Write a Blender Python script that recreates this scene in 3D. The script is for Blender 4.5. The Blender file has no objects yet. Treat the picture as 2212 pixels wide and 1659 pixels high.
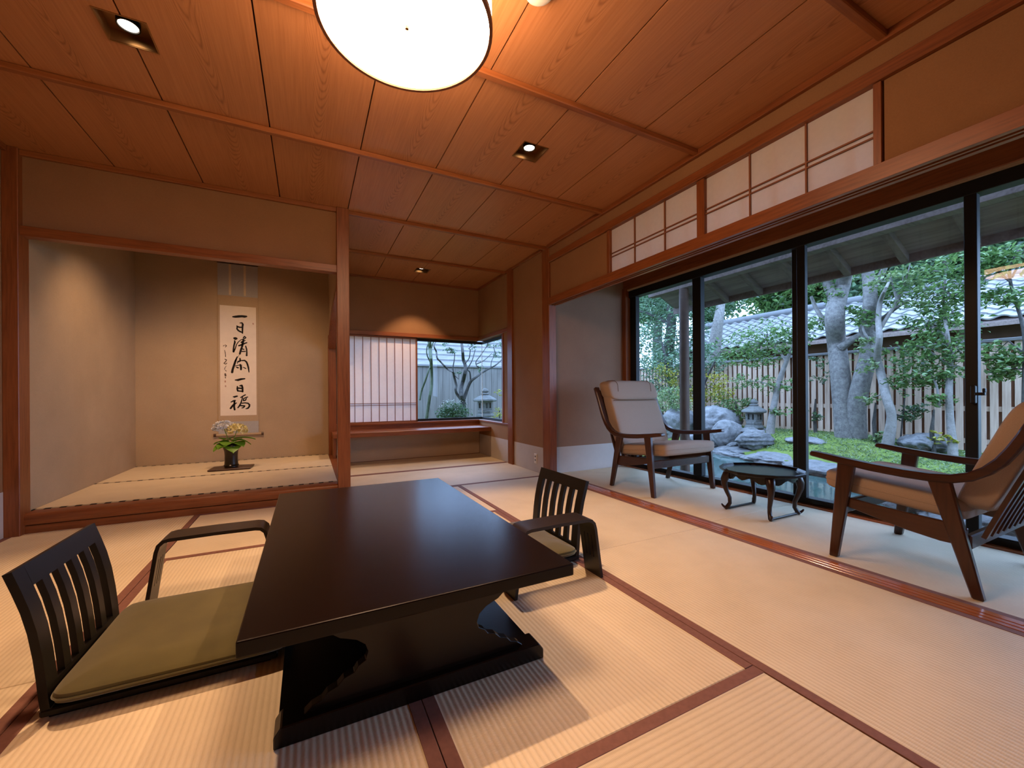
import bpy, bmesh, math, random
import numpy as np
from mathutils import Vector, Matrix
random.seed(7); rng = np.random.default_rng(11)
SC = bpy.context.scene
COL = SC.collection
R = math.radians
# ------------------------------------------------------------------ camera
IW, IH = 2212.0, 1659.0
F, YAW, ROL, CX, CY = 877.1, R(26.646), R(-0.378), 1106.0, 851.27
CAM = np.array([0, 0, 0.87])
_f = np.array([math.sin(YAW), math.cos(YAW), 0]); _r = np.array([math.cos(YAW), -math.sin(YAW), 0]); _u = np.array([0, 0, 1.0])
_R = math.cos(ROL)*_r + math.sin(ROL)*_u; _U = -math.sin(ROL)*_r + math.cos(ROL)*_u
cd = bpy.data.cameras.new('camera'); cam = bpy.data.objects.new('camera', cd); COL.objects.link(cam)
cd.sensor_width = 36; cd.lens = F/IW*36; cd.shift_y = (CY-IH/2)/IW; cd.clip_start = .02; cd.clip_end = 200
cam.matrix_world = Matrix(((_R[0], _U[0], -_f[0], CAM[0]), (_R[1], _U[1], -_f[1], CAM[1]), (_R[2], _U[2], -_f[2], CAM[2]), (0, 0, 0, 1)))
SC.camera = cam
# ------------------------------------------------------------------ sky, exposure
w = bpy.data.worlds.new('overcast_sky'); SC.world = w; w.use_nodes = True
bg = w.node_tree.nodes['Background']; bg.inputs[0].default_value = (.38, .575, 1.0, 1); bg.inputs[1].default_value = 9.5
vs = SC.view_settings; vs.view_transform = 'Standard'; vs.look = 'None'; vs.gamma = 1; vs.use_curve_mapping = False; vs.exposure = 0.0
LAMP = (1.0, .62, .37)        # warm lamp colour
L_PENDANT, L_SPOT, L_TOKO, L_ALC = 33.0, 180.0, 80.0, 80.0

# ------------------------------------------------------------------ pixel -> place
def ray(x, y): return _f + _R*(x-CX)/F - _U*(y-CY)/F
def onz(x, y, z): d = ray(x, y); return CAM + d*(z-CAM[2])/d[2]
def onx(x, y, X): d = ray(x, y); return CAM + d*(X-CAM[0])/d[0]
def ony(x, y, Y): d = ray(x, y); return CAM + d*(Y-CAM[1])/d[1]
def mpp(p): return float((np.array(p)-CAM) @ _f)/F      # metres per pixel at a point

# ------------------------------------------------------------------ materials
class NT:
    def __init__(s, name):
        s.m = bpy.data.materials.new(name); s.m.use_nodes = True; s.t = s.m.node_tree; s.n = s.t.nodes; s.l = s.t.links
        s.b = s.n['Principled BSDF']; s.out = s.n['Material Output']
    def node(s, typ, **kw):
        n = s.n.new(typ)
        for k, v in kw.items(): setattr(n, k, v)
        return n
    def lk(s, a, b): s.l.new(a, b)
    def math(s, op, a, b=None, c=None):
        n = s.n.new('ShaderNodeMath'); n.operation = op
        for i, v in enumerate((a, b, c)):
            if v is None: continue
            if isinstance(v, (int, float)): n.inputs[i].default_value = v
            else: s.l.new(v, n.inputs[i])
        return n.outputs[0]
    def ramp(s, fac, stops):
        n = s.n.new('ShaderNodeValToRGB'); e = n.color_ramp.elements
        e[0].position, e[0].color = stops[0][0], (*stops[0][1], 1); e[1].position, e[1].color = stops[-1][0], (*stops[-1][1], 1)
        for p, c in stops[1:-1]:
            k = e.new(p); k.color = (*c, 1)
        s.l.new(fac, n.inputs[0]); return n.outputs[0]
    def coords(s, scale=(1, 1, 1), which='Object', rnd=True):
        tc = s.n.new('ShaderNodeTexCoord'); mp = s.n.new('ShaderNodeMapping'); mp.inputs['Scale'].default_value = scale
        s.l.new(tc.outputs[which], mp.inputs[0])
        if rnd:
            oi = s.n.new('ShaderNodeObjectInfo'); v = s.n.new('ShaderNodeVectorMath'); v.operation = 'SCALE'
            v.inputs[0].default_value = (13.1, 7.7, 5.3); s.l.new(oi.outputs['Random'], v.inputs['Scale']); s.l.new(v.outputs[0], mp.inputs['Location'])
        return mp.outputs[0]
    def noise(s, vec, scale, detail=3, rough=.55, dist=0):
        n = s.n.new('ShaderNodeTexNoise'); n.inputs['Scale'].default_value = scale; n.inputs['Detail'].default_value = detail
        n.inputs['Roughness'].default_value = rough; n.inputs['Distortion'].default_value = dist
        s.l.new(vec, n.inputs['Vector']); return n.outputs[0]
    def bump(s, h, strength, dist=.01):
        n = s.n.new('ShaderNodeBump'); n.inputs['Strength'].default_value = strength; n.inputs['Distance'].default_value = dist
        s.l.new(h, n.inputs['Height']); s.l.new(n.outputs[0], s.b.inputs['Normal'])
    def set(s, col=None, rough=None, spec=None, metal=None, **kw):
        if col is not None:
            if isinstance(col, tuple): s.b.inputs['Base Color'].default_value = (*col, 1)
            else: s.l.new(col, s.b.inputs['Base Color'])
        if rough is not None: s.b.inputs['Roughness'].default_value = rough
        if spec is not None: s.b.inputs['Specular IOR Level'].default_value = spec
        if metal is not None: s.b.inputs['Metallic'].default_value = metal
        for k, v in kw.items(): s.b.inputs[k].default_value = v
        return s.m

def mix3(a, b, t): return tuple(a[i]*(1-t)+b[i]*t for i in range(3))
def plain(name, col, rough=.5, spec=.5, metal=0, var=.12, scale=6.0, bump=0.0, bscale=None, **kw):
    t = NT(name); v = t.coords()
    n = t.noise(v, scale, 4)
    c = t.ramp(n, [(.3, tuple(x*(1-var) for x in col)), (.7, tuple(min(1, x*(1+var)) for x in col))])
    if bump: t.bump(t.noise(v, bscale or scale*4, 4), bump, .004)
    return t.set(c, rough, spec, metal, **kw)
def wood(name, dark, light, axis='x', rough=.38, spec=.4, fine=90.0, coat=0.0):
    t = NT(name); sc = {'x': (.06, 1, 1), 'y': (1, .06, 1), 'z': (1, 1, .06)}[axis]
    v = t.coords(sc); n1 = t.noise(v, fine, 3, .6); v2 = t.coords({'x': (.12, 1, 1), 'y': (1, .12, 1), 'z': (1, 1, .12)}[axis]); n2 = t.noise(v2, 9, 3, .5, .6)
    f = t.math('ADD', t.math('MULTIPLY', n1, .55), t.math('MULTIPLY', n2, .45))
    c = t.ramp(f, [(.33, dark), (.52, mix3(dark, light, .65)), (.68, light)])
    t.bump(n1, .06, .002)
    return t.set(c, rough, spec, **({'Coat Weight': coat, 'Coat Roughness': .15} if coat else {}))
def cedar_plank():
    t = NT('cedar_plank'); tc = t.node('ShaderNodeTexCoord'); sp = t.node('ShaderNodeSeparateXYZ'); t.lk(tc.outputs['Object'], sp.inputs[0])
    oi = t.node('ShaderNodeObjectInfo')
    v = t.coords((1.0, .22, 1)); n = t.noise(v, 3.2, 3, .55); nf = t.noise(t.coords((1, .03, 1)), 120, 3)
    x = t.math('ADD', sp.outputs[0], t.math('MULTIPLY', t.math('SUBTRACT', n, .5), .16))
    x = t.math('ADD', x, t.math('MULTIPLY', t.math('SUBTRACT', oi.outputs['Random'], .5), .10))
    g = t.math('ADD', t.math('MULTIPLY', t.math('MULTIPLY', x, x), 1500.0), t.math('MULTIPLY', sp.outputs[1], 13.0))
    g = t.math('ADD', g, t.math('MULTIPLY', n, 9.0))
    s = t.math('MULTIPLY', t.math('ADD', t.math('SINE', t.math('MULTIPLY', g, 6.283)), 1.0), .5)
    s = t.math('POWER', s, 3.0)
    near = t.math('MULTIPLY', s, t.math('SUBTRACT', 1.0, t.math('MINIMUM', t.math('MULTIPLY', t.math('ABSOLUTE', x), 9.0), .86)))
    f = t.math('ADD', t.math('MULTIPLY', near, .30), t.math('MULTIPLY', nf, .60))
    c = t.ramp(f, [(.15, (.47, .205, .083)), (.42, (.385, .155, .058)), (.8, (.20, .070, .023))])
    return t.set(c, .42, .35)
def tatami(name, axis):
    t = NT(name); tc = t.node('ShaderNodeTexCoord'); sp = t.node('ShaderNodeSeparateXYZ'); t.lk(tc.outputs['Object'], sp.inputs[0])
    a, b = (sp.outputs[1], sp.outputs[0]) if axis == 'x' else (sp.outputs[0], sp.outputs[1])   # a across the ridges
    ridge = t.math('MULTIPLY', t.math('ADD', t.math('SINE', t.math('MULTIPLY', a, 6.2832/.0165)), 1.0), .5)
    rush = t.math('MULTIPLY', t.math('ADD', t.math('SINE', t.math('MULTIPLY', b, 6.2832/.0042)), 1.0), .5)
    n = t.noise(t.coords((1, 1, 1)), 5, 4); nf = t.noise(t.coords((14, 1.5, 1) if axis == 'y' else (1.5, 14, 1)), 45, 2)
    f = t.math('ADD', t.math('MULTIPLY', t.math('POWER', ridge, .5), .26), t.math('ADD', t.math('MULTIPLY', n, .4), t.math('MULTIPLY', nf, .28)))
    c = t.ramp(f, [(.15, (.50, .40, .255)), (.55, (.68, .57, .39)), (.85, (.76, .65, .47))])
    t.bump(t.math('ADD', ridge, t.math('MULTIPLY', rush, .25)), .35, .0022)
    return t.set(c, .62, .25)
def emis(name, col, strength):
    t = NT(name); e = t.node('ShaderNodeEmission'); e.inputs[0].default_value = (*col, 1); e.inputs[1].default_value = strength
    t.lk(e.outputs[0], t.out.inputs[0]); return t.m
def paper(name, col, trans):
    t = NT(name); d = t.node('ShaderNodeBsdfDiffuse'); tr = t.node('ShaderNodeBsdfTranslucent'); mx = t.node('ShaderNodeMixShader')
    n = t.noise(t.coords(), 40, 4); c = t.ramp(n, [(.3, tuple(x*.96 for x in col)), (.7, col)])
    t.lk(c, d.inputs[0]); t.lk(c, tr.inputs[0]); mx.inputs[0].default_value = trans
    t.lk(d.outputs[0], mx.inputs[1]); t.lk(tr.outputs[0], mx.inputs[2]); t.lk(mx.outputs[0], t.out.inputs[0]); return t.m
def glass(name):
    t = NT(name); a = t.node('ShaderNodeBsdfTransparent'); a.inputs[0].default_value = (.96, .98, .97, 1); g = t.node('ShaderNodeBsdfGlossy'); g.inputs['Roughness'].default_value = 0.0
    lw = t.node('ShaderNodeLayerWeight'); mx = t.node('ShaderNodeMixShader')
    fr = t.math('ADD', t.math('MULTIPLY', t.math('POWER', lw.outputs['Facing'], 5.0), .4), .012); t.lk(fr, mx.inputs[0]); t.lk(a.outputs[0], mx.inputs[1]); t.lk(g.outputs[0], mx.inputs[2]); t.lk(mx.outputs[0], t.out.inputs[0]); return t.m
def leafmat(name, c1, c2, trans=.35):
    t = NT(name); gi = t.node('ShaderNodeNewGeometry'); c = t.ramp(gi.outputs['Random Per Island'], [(.0, c1), (.55, mix3(c1, c2, .6)), (1.0, c2)])
    d = t.node('ShaderNodeBsdfDiffuse'); tr = t.node('ShaderNodeBsdfTranslucent'); gl = t.node('ShaderNodeBsdfGlossy'); gl.inputs['Roughness'].default_value = .35
    m1 = t.node('ShaderNodeMixShader'); m2 = t.node('ShaderNodeMixShader'); m1.inputs[0].default_value = trans; m2.inputs[0].default_value = .06
    t.lk(c, d.inputs[0]); t.lk(c, tr.inputs[0]); t.lk(d.outputs[0], m1.inputs[1]); t.lk(tr.outputs[0], m1.inputs[2]); t.lk(m1.outputs[0], m2.inputs[1]); t.lk(gl.outputs[0], m2.inputs[2]); t.lk(m2.outputs[0], t.out.inputs[0])
    return t.m
def plaster(name, col):
    t = NT(name); v = t.coords(); n = t.noise(v, 3, 4); nf = t.noise(v, 160, 4, .7)
    f = t.math('ADD', t.math('MULTIPLY', n, .5), t.math('MULTIPLY', nf, .5))
    c = t.ramp(f, [(.3, tuple(x*.86 for x in col)), (.7, tuple(min(1, x*1.1) for x in col))])
    t.bump(nf, .25, .0015); return t.set(c, .85, .15)
def stone(name, c1, c2, scale=7, strata=0.0):
    t = NT(name); v = t.coords((1, 1, 1 if not strata else 3.0)); n = t.noise(v, scale, 8, .65, strata); n2 = t.noise(v, scale*6, 5, .7)
    f = t.math('ADD', t.math('MULTIPLY', n, .65), t.math('MULTIPLY', n2, .35))
    c = t.ramp(f, [(.32, c1), (.5, mix3(c1, c2, .5)), (.68, c2)]); t.bump(f, .8, .03); return t.set(c, .8, .25)

M = {}
M['cedar'] = cedar_plank()
M['post_z'] = wood('red_timber_upright', (.135, .036, .009), (.27, .085, .025), 'z')
M['post_x'] = wood('red_timber_x', (.135, .036, .009), (.27, .085, .025), 'x')
M['post_y'] = wood('red_timber_y', (.135, .036, .009), (.27, .085, .025), 'y')
M['sill_y'] = wood('polished_threshold', (.22, .058, .019), (.48, .155, .056), 'y', .16, .6, 34, .3)
M['batten'] = wood('batten_timber', (.19, .056, .015), (.31, .108, .034), 'x', .35)
M['plaster'] = plaster('juraku_plaster', (.275, .145, .068))
M['plaster2'] = plaster('toko_plaster', (.41, .30, .185))
M['plaster3'] = plaster('veranda_plaster', (.28, .165, .108))
M['low_board'] = plaster('pale_low_wall', (.56, .43, .30))
M['dado'] = plain('dado_paper', (.50, .455, .41), .8, .15, var=.05, bump=.1, bscale=60)
M['tat_x'] = tatami('tatami_rush_x', 'x'); M['tat_y'] = tatami('tatami_rush_y', 'y')
M['heri'] = plain('border_cloth', (.205, .095, .070), .75, .2, var=.1, scale=60)
def heri_pattern():
    t = NT('patterned_border'); tc = t.node('ShaderNodeTexCoord'); sp = t.node('ShaderNodeSeparateXYZ'); t.lk(tc.outputs['Object'], sp.inputs[0])
    s = t.math('GREATER_THAN', t.math('SINE', t.math('MULTIPLY', sp.outputs[0], 6.283/.075)), 0.1)
    return t.set(t.ramp(s, [(.0, (.40, .33, .22)), (1.0, (.02, .017, .014))]), .7, .2)
M['heri_pat'] = heri_pattern()
M['lacquer'] = plain('black_lacquer', (.006, .0038, .003), .26, .35, var=.2, scale=30)
M['lacquer_top'] = plain('lacquer_top', (.006, .0028, .0022), .24, .22, var=.25, scale=200, bump=.04, bscale=500)
M['black_wood'] = plain('black_stained_wood', (.006, .0048, .004), .36, .25, var=.2, scale=30)
M['bent_ply'] = plain('dark_bent_plywood', (.017, .011, .008), .36, .35, var=.2, scale=25)
M['cushion'] = plain('olive_velvet', (.088, .073, .021), .85, .15, var=.14, scale=9, bump=.12, bscale=700, **{'Sheen Weight': .35})
M['walnut'] = wood('walnut_frame', (.024, .0075, .0035), (.066, .022, .010), 'y', .3, .5, 70)
M['walnut_z'] = wood('walnut_upright', (.024, .0075, .0035), (.066, .022, .010), 'z', .3, .5, 70)
M['leg_dark'] = plain('dark_brown_lacquer', (.022, .009, .006), .28, .45, var=.2, scale=20)
M['fabric'] = plain('beige_upholstery', (.42, .325, .255), .9, .15, var=.06, scale=300, bump=.3, bscale=900)
M['seam'] = plain('seam_cord', (.16, .085, .05), .8, .2)
M['paper'] = paper('shoji_paper', (.90, .82, .78), .40)
M['ranma_paper'] = paper('transom_paper', (.92, .82, .76), .6)
M['kumiko'] = plain('lattice_wood', (.23, .085, .036), .5, .3)
M['glass'] = glass('window_glass')
M['black_alu'] = plain('black_aluminium', (.007, .0075, .008), .55, .3, var=.05)
M['brass'] = plain('aged_brass', (.30, .16, .06), .32, .5, .85, var=.1)
M['white_plastic'] = plain('white_plastic', (.75, .70, .62), .4, .4, var=.02)
M['scroll_blue'] = plain('scroll_blue_grey', (.36, .35, .335), .8, .15, var=.05, scale=80)
M['scroll_tan'] = plain('scroll_tan_silk', (.40, .295, .185), .8, .15, var=.06, scale=80)
M['scroll_paper'] = plain('scroll_paper', (.70, .62, .51), .85, .1, var=.03, scale=15)
M['ink'] = plain('ink', (.010, .008, .007), .7, .2); M['ink_thin'] = plain('thin_ink', (.10, .075, .055), .8, .1); M['seal'] = plain('seal_red', (.42, .26, .19), .8, .1)
M['cream_silk'] = plain('cream_silk', (.58, .48, .33), .7, .2)
M['bronze'] = plain('dark_bronze', (.022, .013, .007), .28, .6, .3, var=.3, scale=12)
M['stone_grey'] = stone('granite_rock', (.07, .07, .07), (.24, .235, .23), 5)
M['stone_dark'] = stone('dark_strata_rock', (.04, .04, .04), (.21, .205, .20), 5, 1.5)
M['stone_lant'] = stone('lantern_granite', (.085, .085, .078), (.20, .20, .185), 22)
M['coping'] = stone('coping_stone', (.07, .07, .07), (.23, .225, .22), 9)
M['moss'] = stone('moss', (.065, .11, .014), (.19, .25, .045), 18)
M['dirt'] = stone('garden_soil', (.07, .075, .04), (.15, .17, .08), 9)
M['bark'] = stone('grey_bark', (.06, .056, .05), (.25, .23, .205), 20)
M['bark_pale'] = stone('pale_bark', (.13, .12, .105), (.29, .265, .24), 16)
M['bark_dark'] = stone('dark_bark', (.02, .019, .017), (.075, .07, .06), 16)
M['bark_moss'] = stone('mossy_bark', (.025, .042, .018), (.11, .13, .075), 16)
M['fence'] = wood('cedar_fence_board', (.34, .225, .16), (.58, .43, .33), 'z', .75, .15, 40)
M['fence_back'] = wood('brown_fence_board', (.11, .045, .024), (.19, .088, .05), 'z', .8, .1, 40)  # reddish-brown wood of the back boards and posts
M['fence_grey'] = wood('weathered_plank', (.11, .10, .09), (.18, .165, .15), 'z', .8, .1, 30)
M['cap'] = plain('fence_cap', (.14, .135, .13), .6, .3)
M['tile'] = plain('grey_roof_tile', (.19, .185, .18), .4, .5, var=.12, scale=3)
M['ridge'] = plain('ridge_tile', (.085, .085, .085), .45, .4)
M['brown_wall'] = plain('brown_house_wall', (.05, .028, .018), .8, .1)
M['eave'] = wood('eave_timber', (.095, .068, .057), (.19, .145, .123), 'x', .7, .2, 40)
M['eave_board'] = wood('soffit_board', (.15, .112, .10), (.25, .20, .18), 'y', .8, .1, 30)
M['post_out'] = plain('outside_post', (.075, .042, .027), .6, .3, var=.15, scale=20)
M['shingle'] = plain('pale_roof_course', (.15, .145, .14), .7, .2, var=.15)
M['water'] = None
def water():
    t = NT('pond_water'); v = t.coords((1, 1, 1), rnd=False); t.bump(t.noise(v, 7, 3), .05, .03); return t.set((.055, .095, .085), .04, .6)
M['water'] = water()
M['leaf'] = leafmat('green_leaves', (.035, .092, .022), (.14, .24, .065))
M['leaf_dark'] = leafmat('deep_green_leaves', (.018, .052, .018), (.08, .155, .06))
M['leaf_blue'] = leafmat('blue_green_leaves', (.035, .085, .040), (.13, .215, .11))
M['leaf_yel'] = leafmat('yellow_green_leaves', (.15, .21, .02), (.42, .34, .03), .45)
M['leaf_pale'] = leafmat('pale_green_leaves', (.08, .15, .045), (.23, .30, .12))
M['leaf_vase'] = leafmat('hydrangea_leaves', (.06, .19, .015), (.22, .42, .04))
M['petal_blue'] = leafmat('pale_blue_petals', (.42, .48, .60), (.80, .80, .80), .2)
M['petal_yel'] = leafmat('cream_petals', (.62, .55, .20), (.88, .80, .46), .2)
M['white_flower'] = leafmat('white_blossom', (.28, .30, .26), (.45, .45, .40), .2)
M['lampdisc'] = emis('pendant_diffuser', LAMP, L_PENDANT)
M['lampside'] = emis('pendant_shade', LAMP, L_PENDANT*.74)
M['bulb'] = emis('downlight_bulb', (1, .80, .62), 6.0)
M['pebble'] = stone('pale_gravel', (.15, .145, .14), (.34, .33, .32), 40)

# ------------------------------------------------------------------ mesh helpers
class MB:
    def __init__(s): s.v = []; s.f = []
    def add(s, vs, fs):
        o = len(s.v); s.v += [tuple(map(float, p)) for p in vs]; s.f += [tuple(i+o for i in f) for f in fs]; return s
    def hexa(s, p):       # 8 points: bottom 4 (ccw), top 4
        return s.add(p, [(3, 2, 1, 0), (4, 5, 6, 7), (0, 1, 5, 4), (1, 2, 6, 5), (2, 3, 7, 6), (3, 0, 4, 7)])
    def box(s, x0, x1, y0, y1, z0, z1):
        return s.hexa([(x0, y0, z0), (x1, y0, z0), (x1, y1, z0), (x0, y1, z0), (x0, y0, z1), (x1, y0, z1), (x1, y1, z1), (x0, y1, z1)])
    def prism(s, poly, axis, a, b):   # poly in the two other axes, extruded along axis from a to b
        def P(q, t): return {'x': (t, q[0], q[1]), 'y': (q[0], t, q[1]), 'z': (q[0], q[1], t)}[axis]
        n = len(poly); vs = [P(q, a) for q in poly]+[P(q, b) for q in poly]
        return s.add(vs, [tuple(range(n))[::-1], tuple(range(n, 2*n))]+[(i, (i+1) % n, n+(i+1) % n, n+i) for i in range(n)])
    def strip(s, pts, wid, axis, a, b):  # a bent strip: centre line pts, thickness wid (list or number), extruded
        n = len(pts); P = [np.array(p, float) for p in pts]; W = wid if hasattr(wid, '__len__') else [wid]*n; L, Rr = [], []
        for i in range(n):
            d = P[min(i+1, n-1)]-P[max(i-1, 0)]; d /= np.linalg.norm(d)+1e-9; q = np.array([-d[1], d[0]])
            L.append(P[i]+q*W[i]/2); Rr.append(P[i]-q*W[i]/2)
        def T(q, t): return {'x': (t, q[0], q[1]), 'y': (q[0], t, q[1]), 'z': (q[0], q[1], t)}[axis]
        vs = []
        for i in range(n): vs += [T(L[i], a), T(Rr[i], a), T(Rr[i], b), T(L[i], b)]
        fs = [(0, 1, 2, 3), (4*n-1, 4*n-2, 4*n-3, 4*n-4)]
        for i in range(n-1):
            for k in range(4): fs.append((4*i+k, 4*i+4+k, 4*i+4+(k+1) % 4, 4*i+(k+1) % 4))
        return s.add(vs, fs)
    def tube(s, pts, rad, n=8, cap=True):
        P = [np.array(p, float) for p in pts]; m = len(P); Rd = rad if hasattr(rad, '__len__') else [rad]*m; vs = []; ref = None
        for i in range(m):
            d = P[min(i+1, m-1)]-P[max(i-1, 0)]; d /= np.linalg.norm(d)+1e-9
            if ref is None: ref = np.array([1, 0, 0.]) if abs(d[0]) < .8 else np.array([0, 1., 0])
            a = ref-d*(ref@d); a /= np.linalg.norm(a)+1e-9; b = np.cross(d, a); ref = a
            for k in range(n):
                t = 2*math.pi*k/n; vs.append(P[i]+(a*math.cos(t)+b*math.sin(t))*Rd[i])
        fs = [(i*n+k, i*n+(k+1) % n, (i+1)*n+(k+1) % n, (i+1)*n+k) for i in range(m-1) for k in range(n)]
        if cap: fs += [tuple(range(n))[::-1], tuple(range((m-1)*n, m*n))]
        return s.add(vs, fs)
    def lathe(s, prof, n=32, c=(0, 0, 0), phase=0.0, capb=True, capt=True):
        vs = []
        for r, z in prof:
            for k in range(n):
                t = 2*math.pi*k/n+phase; vs.append((c[0]+r*math.cos(t), c[1]+r*math.sin(t), c[2]+z))
        m = len(prof); fs = [(i*n+k, i*n+(k+1) % n, (i+1)*n+(k+1) % n, (i+1)*n+k) for i in range(m-1) for k in range(n)]
        if capb: fs.append(tuple(range(n))[::-1])
        if capt: fs.append(tuple(range((m-1)*n, m*n)))
        return s.add(vs, fs)
    def pillow(s, a, b, c, e1=.45, e2=.28, nu=40, nv=16, ctr=(0, 0, 0), fn=None):
        def pw(x, e): return math.copysign(abs(x)**e, x)
        vs = []
        for i in range(nv+1):
            ph = -math.pi/2+math.pi*i/nv
            for k in range(nu):
                t = 2*math.pi*k/nu
                p = [a*pw(math.cos(ph), e1)*pw(math.cos(t), e2), b*pw(math.cos(ph), e1)*pw(math.sin(t), e2), c*pw(math.sin(ph), e1)]
                if fn: p = fn(*p)
                vs.append((p[0]+ctr[0], p[1]+ctr[1], p[2]+ctr[2]))
        fs = [(i*nu+k, i*nu+(k+1) % nu, (i+1)*nu+(k+1) % nu, (i+1)*nu+k) for i in range(nv) for k in range(nu)]
        return s.add(vs, fs)
    def build(s, name, mat, parent=None, smooth=False, bevel=0.0, loc=None, seg=1):
        me = bpy.data.meshes.new(name); me.from_pydata(s.v, [], s.f); me.validate()
        if bevel or smooth:
            bm = bmesh.new(); bm.from_mesh(me)
            bmesh.ops.remove_doubles(bm, verts=bm.verts, dist=1e-6); bmesh.ops.recalc_face_normals(bm, faces=bm.faces)
            if bevel:
                es = [e for e in bm.edges if len(e.link_faces) == 2 and e.calc_face_angle(0) > .6]
                bmesh.ops.bevel(bm, geom=es, offset=bevel, segments=seg, affect='EDGES', clamp_overlap=True, profile=.5)
            bm.to_mesh(me); bm.free()
        if smooth:
            me.polygons.foreach_set('use_smooth', [True]*len(me.polygons)); me.set_sharp_from_angle(angle=R(38))
        me.materials.append(M[mat] if isinstance(mat, str) else mat)
        o = bpy.data.objects.new(name, me); COL.objects.link(o)
        if parent is not None: o.parent = parent
        if loc is not None: o.location = loc
        return o
def box(name, x0, x1, y0, y1, z0, z1, mat, parent=None, bevel=.0, loc=None): return MB().box(x0, x1, y0, y1, z0, z1).build(name, mat, parent, bevel=bevel, loc=loc)
def cbox(name, x0, x1, y0, y1, z0, z1, mat, parent=None, bevel=.0):       # origin at the piece's centre
    c = ((x0+x1)/2, (y0+y1)/2, (z0+z1)/2); return MB().box(x0-c[0], x1-c[0], y0-c[1], y1-c[1], z0-c[2], z1-c[2]).build(name, mat, parent, bevel=bevel, loc=c)
def tag(o, label, cat=None, group=None, kind=None):
    o['label'] = label
    if cat: o['category'] = cat
    if group: o['group'] = group
    if kind: o['kind'] = kind
    return o
def empty(name, loc=(0, 0, 0), rz=0.0):
    o = bpy.data.objects.new(name, None); o.empty_display_size = .1; COL.objects.link(o); o.location = loc; o.rotation_euler = (0, 0, rz); return o
def thing(name, label, cat, loc=(0, 0, 0), rz=0.0, group=None): return tag(empty(name, loc, rz), label, cat, group)
def struct(o, label): return tag(o, label, kind='structure')
def copy_tree(o, parent=None):
    c = o.copy(); COL.objects.link(c); c.parent = parent
    for ch in list(o.children): copy_tree(ch, c)
    return c
def inst(src, parent, loc, rot=(0, 0, 0), scale=(1, 1, 1)):
    c = src.copy(); COL.objects.link(c); c.parent = parent; c.location = loc; c.rotation_euler = rot; c.scale = scale; return c

# ------------------------------------------------------------------ room dimensions
XL, XR, YT, YB, ZC, YN = -1.69, 2.27, 3.70, 5.62, 2.435, -1.35
XV, XW = 3.377, 3.47              # veranda floor edge, window plane

# ---- floor of tatami mats
floor = struct(box('floor', XL-.1, XW+.05, YN-.1, YB+.1, -.14, -.05, 'dirt'), 'sub-floor under the tatami mats')
def mat_(x0, x1, y0, y1, ax, heri=None, z=0.0, hm='heri', parent=None, hw=.037, th=.05):
    parent = parent or floor
    g = .0012; m = MB().box(x0+g, x1-g, y0+g, y1-g, z-th, z).build('tatami_mat', 'tat_'+ax, parent, bevel=.0025)
    for sd in (heri if heri is not None else ('ab')):
        if ax == 'y':
            a, b = (x0+g, x0+hw) if sd == 'a' else (x1-hw, x1-g); q = MB().box(a, b, y0+g, y1-g, z-th*.8, z+.0016)
        else:
            a, b = (y0+g, y0+hw) if sd == 'a' else (y1-hw, y1-g); q = MB().box(x0+g, x1-g, a, b, z-th*.8, z+.0016)
        q.build('border_cloth', hm, m, bevel=.0008)
    return m
xa, xb, xc = -.713, .283, 1.262
mat_(XL, xa, 1.77, YT+.003, 'y'); mat_(XL, xa, -.15, 1.77, 'y')
mat_(xa, xc, 2.745, YT+.003, 'x'); mat_(xa, xb, .815, 2.745, 'y'); mat_(xb, xc, .815, 2.745, 'y'); mat_(xa, xc, -.15, .815, 'x')
mat_(xc, 2.292, 1.80, 3.695, 'y'); mat_(xc, 2.292, -.15, 1.80, 'y')
mat_(XL, .3, YN, -.15, 'x'); mat_(.3, 2.292, YN, -.15, 'x')
mat_(.31, XR, 3.695, 4.675, 'x'); mat_(.31, XR, 4.675, YB, 'x')
mat_(2.392, XV, 1.848, 3.76, 'y', 'a'); mat_(2.392, XV, -.10, 1.848, 'y', 'a'); mat_(2.392, XV, YN, -.10, 'y', 'a')
# threshold between room and veranda: three runners with grooves
th = struct(empty('trim_1'), 'polished red timber threshold with sliding grooves between the mats and the veranda')
for a, b, z in ((2.293, 2.316, .0035), (2.316, 2.324, -.006), (2.324, 2.347, .0035), (2.347, 2.355, -.006), (2.355, 2.391, .0035)):
    box('threshold_runner' if z > 0 else 'sliding_groove', a, b, YN, 3.64, -.05, z, 'sill_y', th, .001 if z > 0 else 0)
box('window_ledge', XV+.001, 3.425, YN, 3.70, -.05, .012, 'sill_y', th, .002)

# ---- ceiling of cedar planks with battens
ceil = struct(box('ceiling', XL-.1, XW+.1, YN-.1, YB+.12, ZC+.075, ZC+.13, 'batten'), 'ceiling slab above the cedar planks')
seams = [XL-.02, -1.168, -.68, -.191, .307, .798, 1.29, 1.79, XR+.03]
DL = [(-.684, 2.29), (1.292, 2.29), (1.292, 5.08)]       # downlights
hs = .085
for i in range(8):
    x0, x1 = seams[i]+.0035, seams[i+1]-.0035; cx = (x0+x1)/2; mb = MB(); y0, y1 = YN, YB+.05; mid = (y0+y1)/2
    segs = []; cuts = [d for d in DL if x0 < d[0]+hs and x1 > d[0]-hs]; yy = y0
    for d in sorted(cuts, key=lambda q: q[1]):
        mb.box(x0-cx, x1-cx, yy-mid, d[1]-hs-mid, 0, .028)
        a, b = (x0, d[0]-hs) if d[0] > cx else (d[0]+hs, x1)
        mb.box(a-cx, b-cx, d[1]-hs-mid, d[1]+hs-mid, 0, .028); yy = d[1]+hs
    mb.box(x0-cx, x1-cx, yy-mid, y1-mid, 0, .028)
    mb.build('ceiling_plank', 'cedar', ceil, loc=(cx, mid, ZC))
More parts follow.
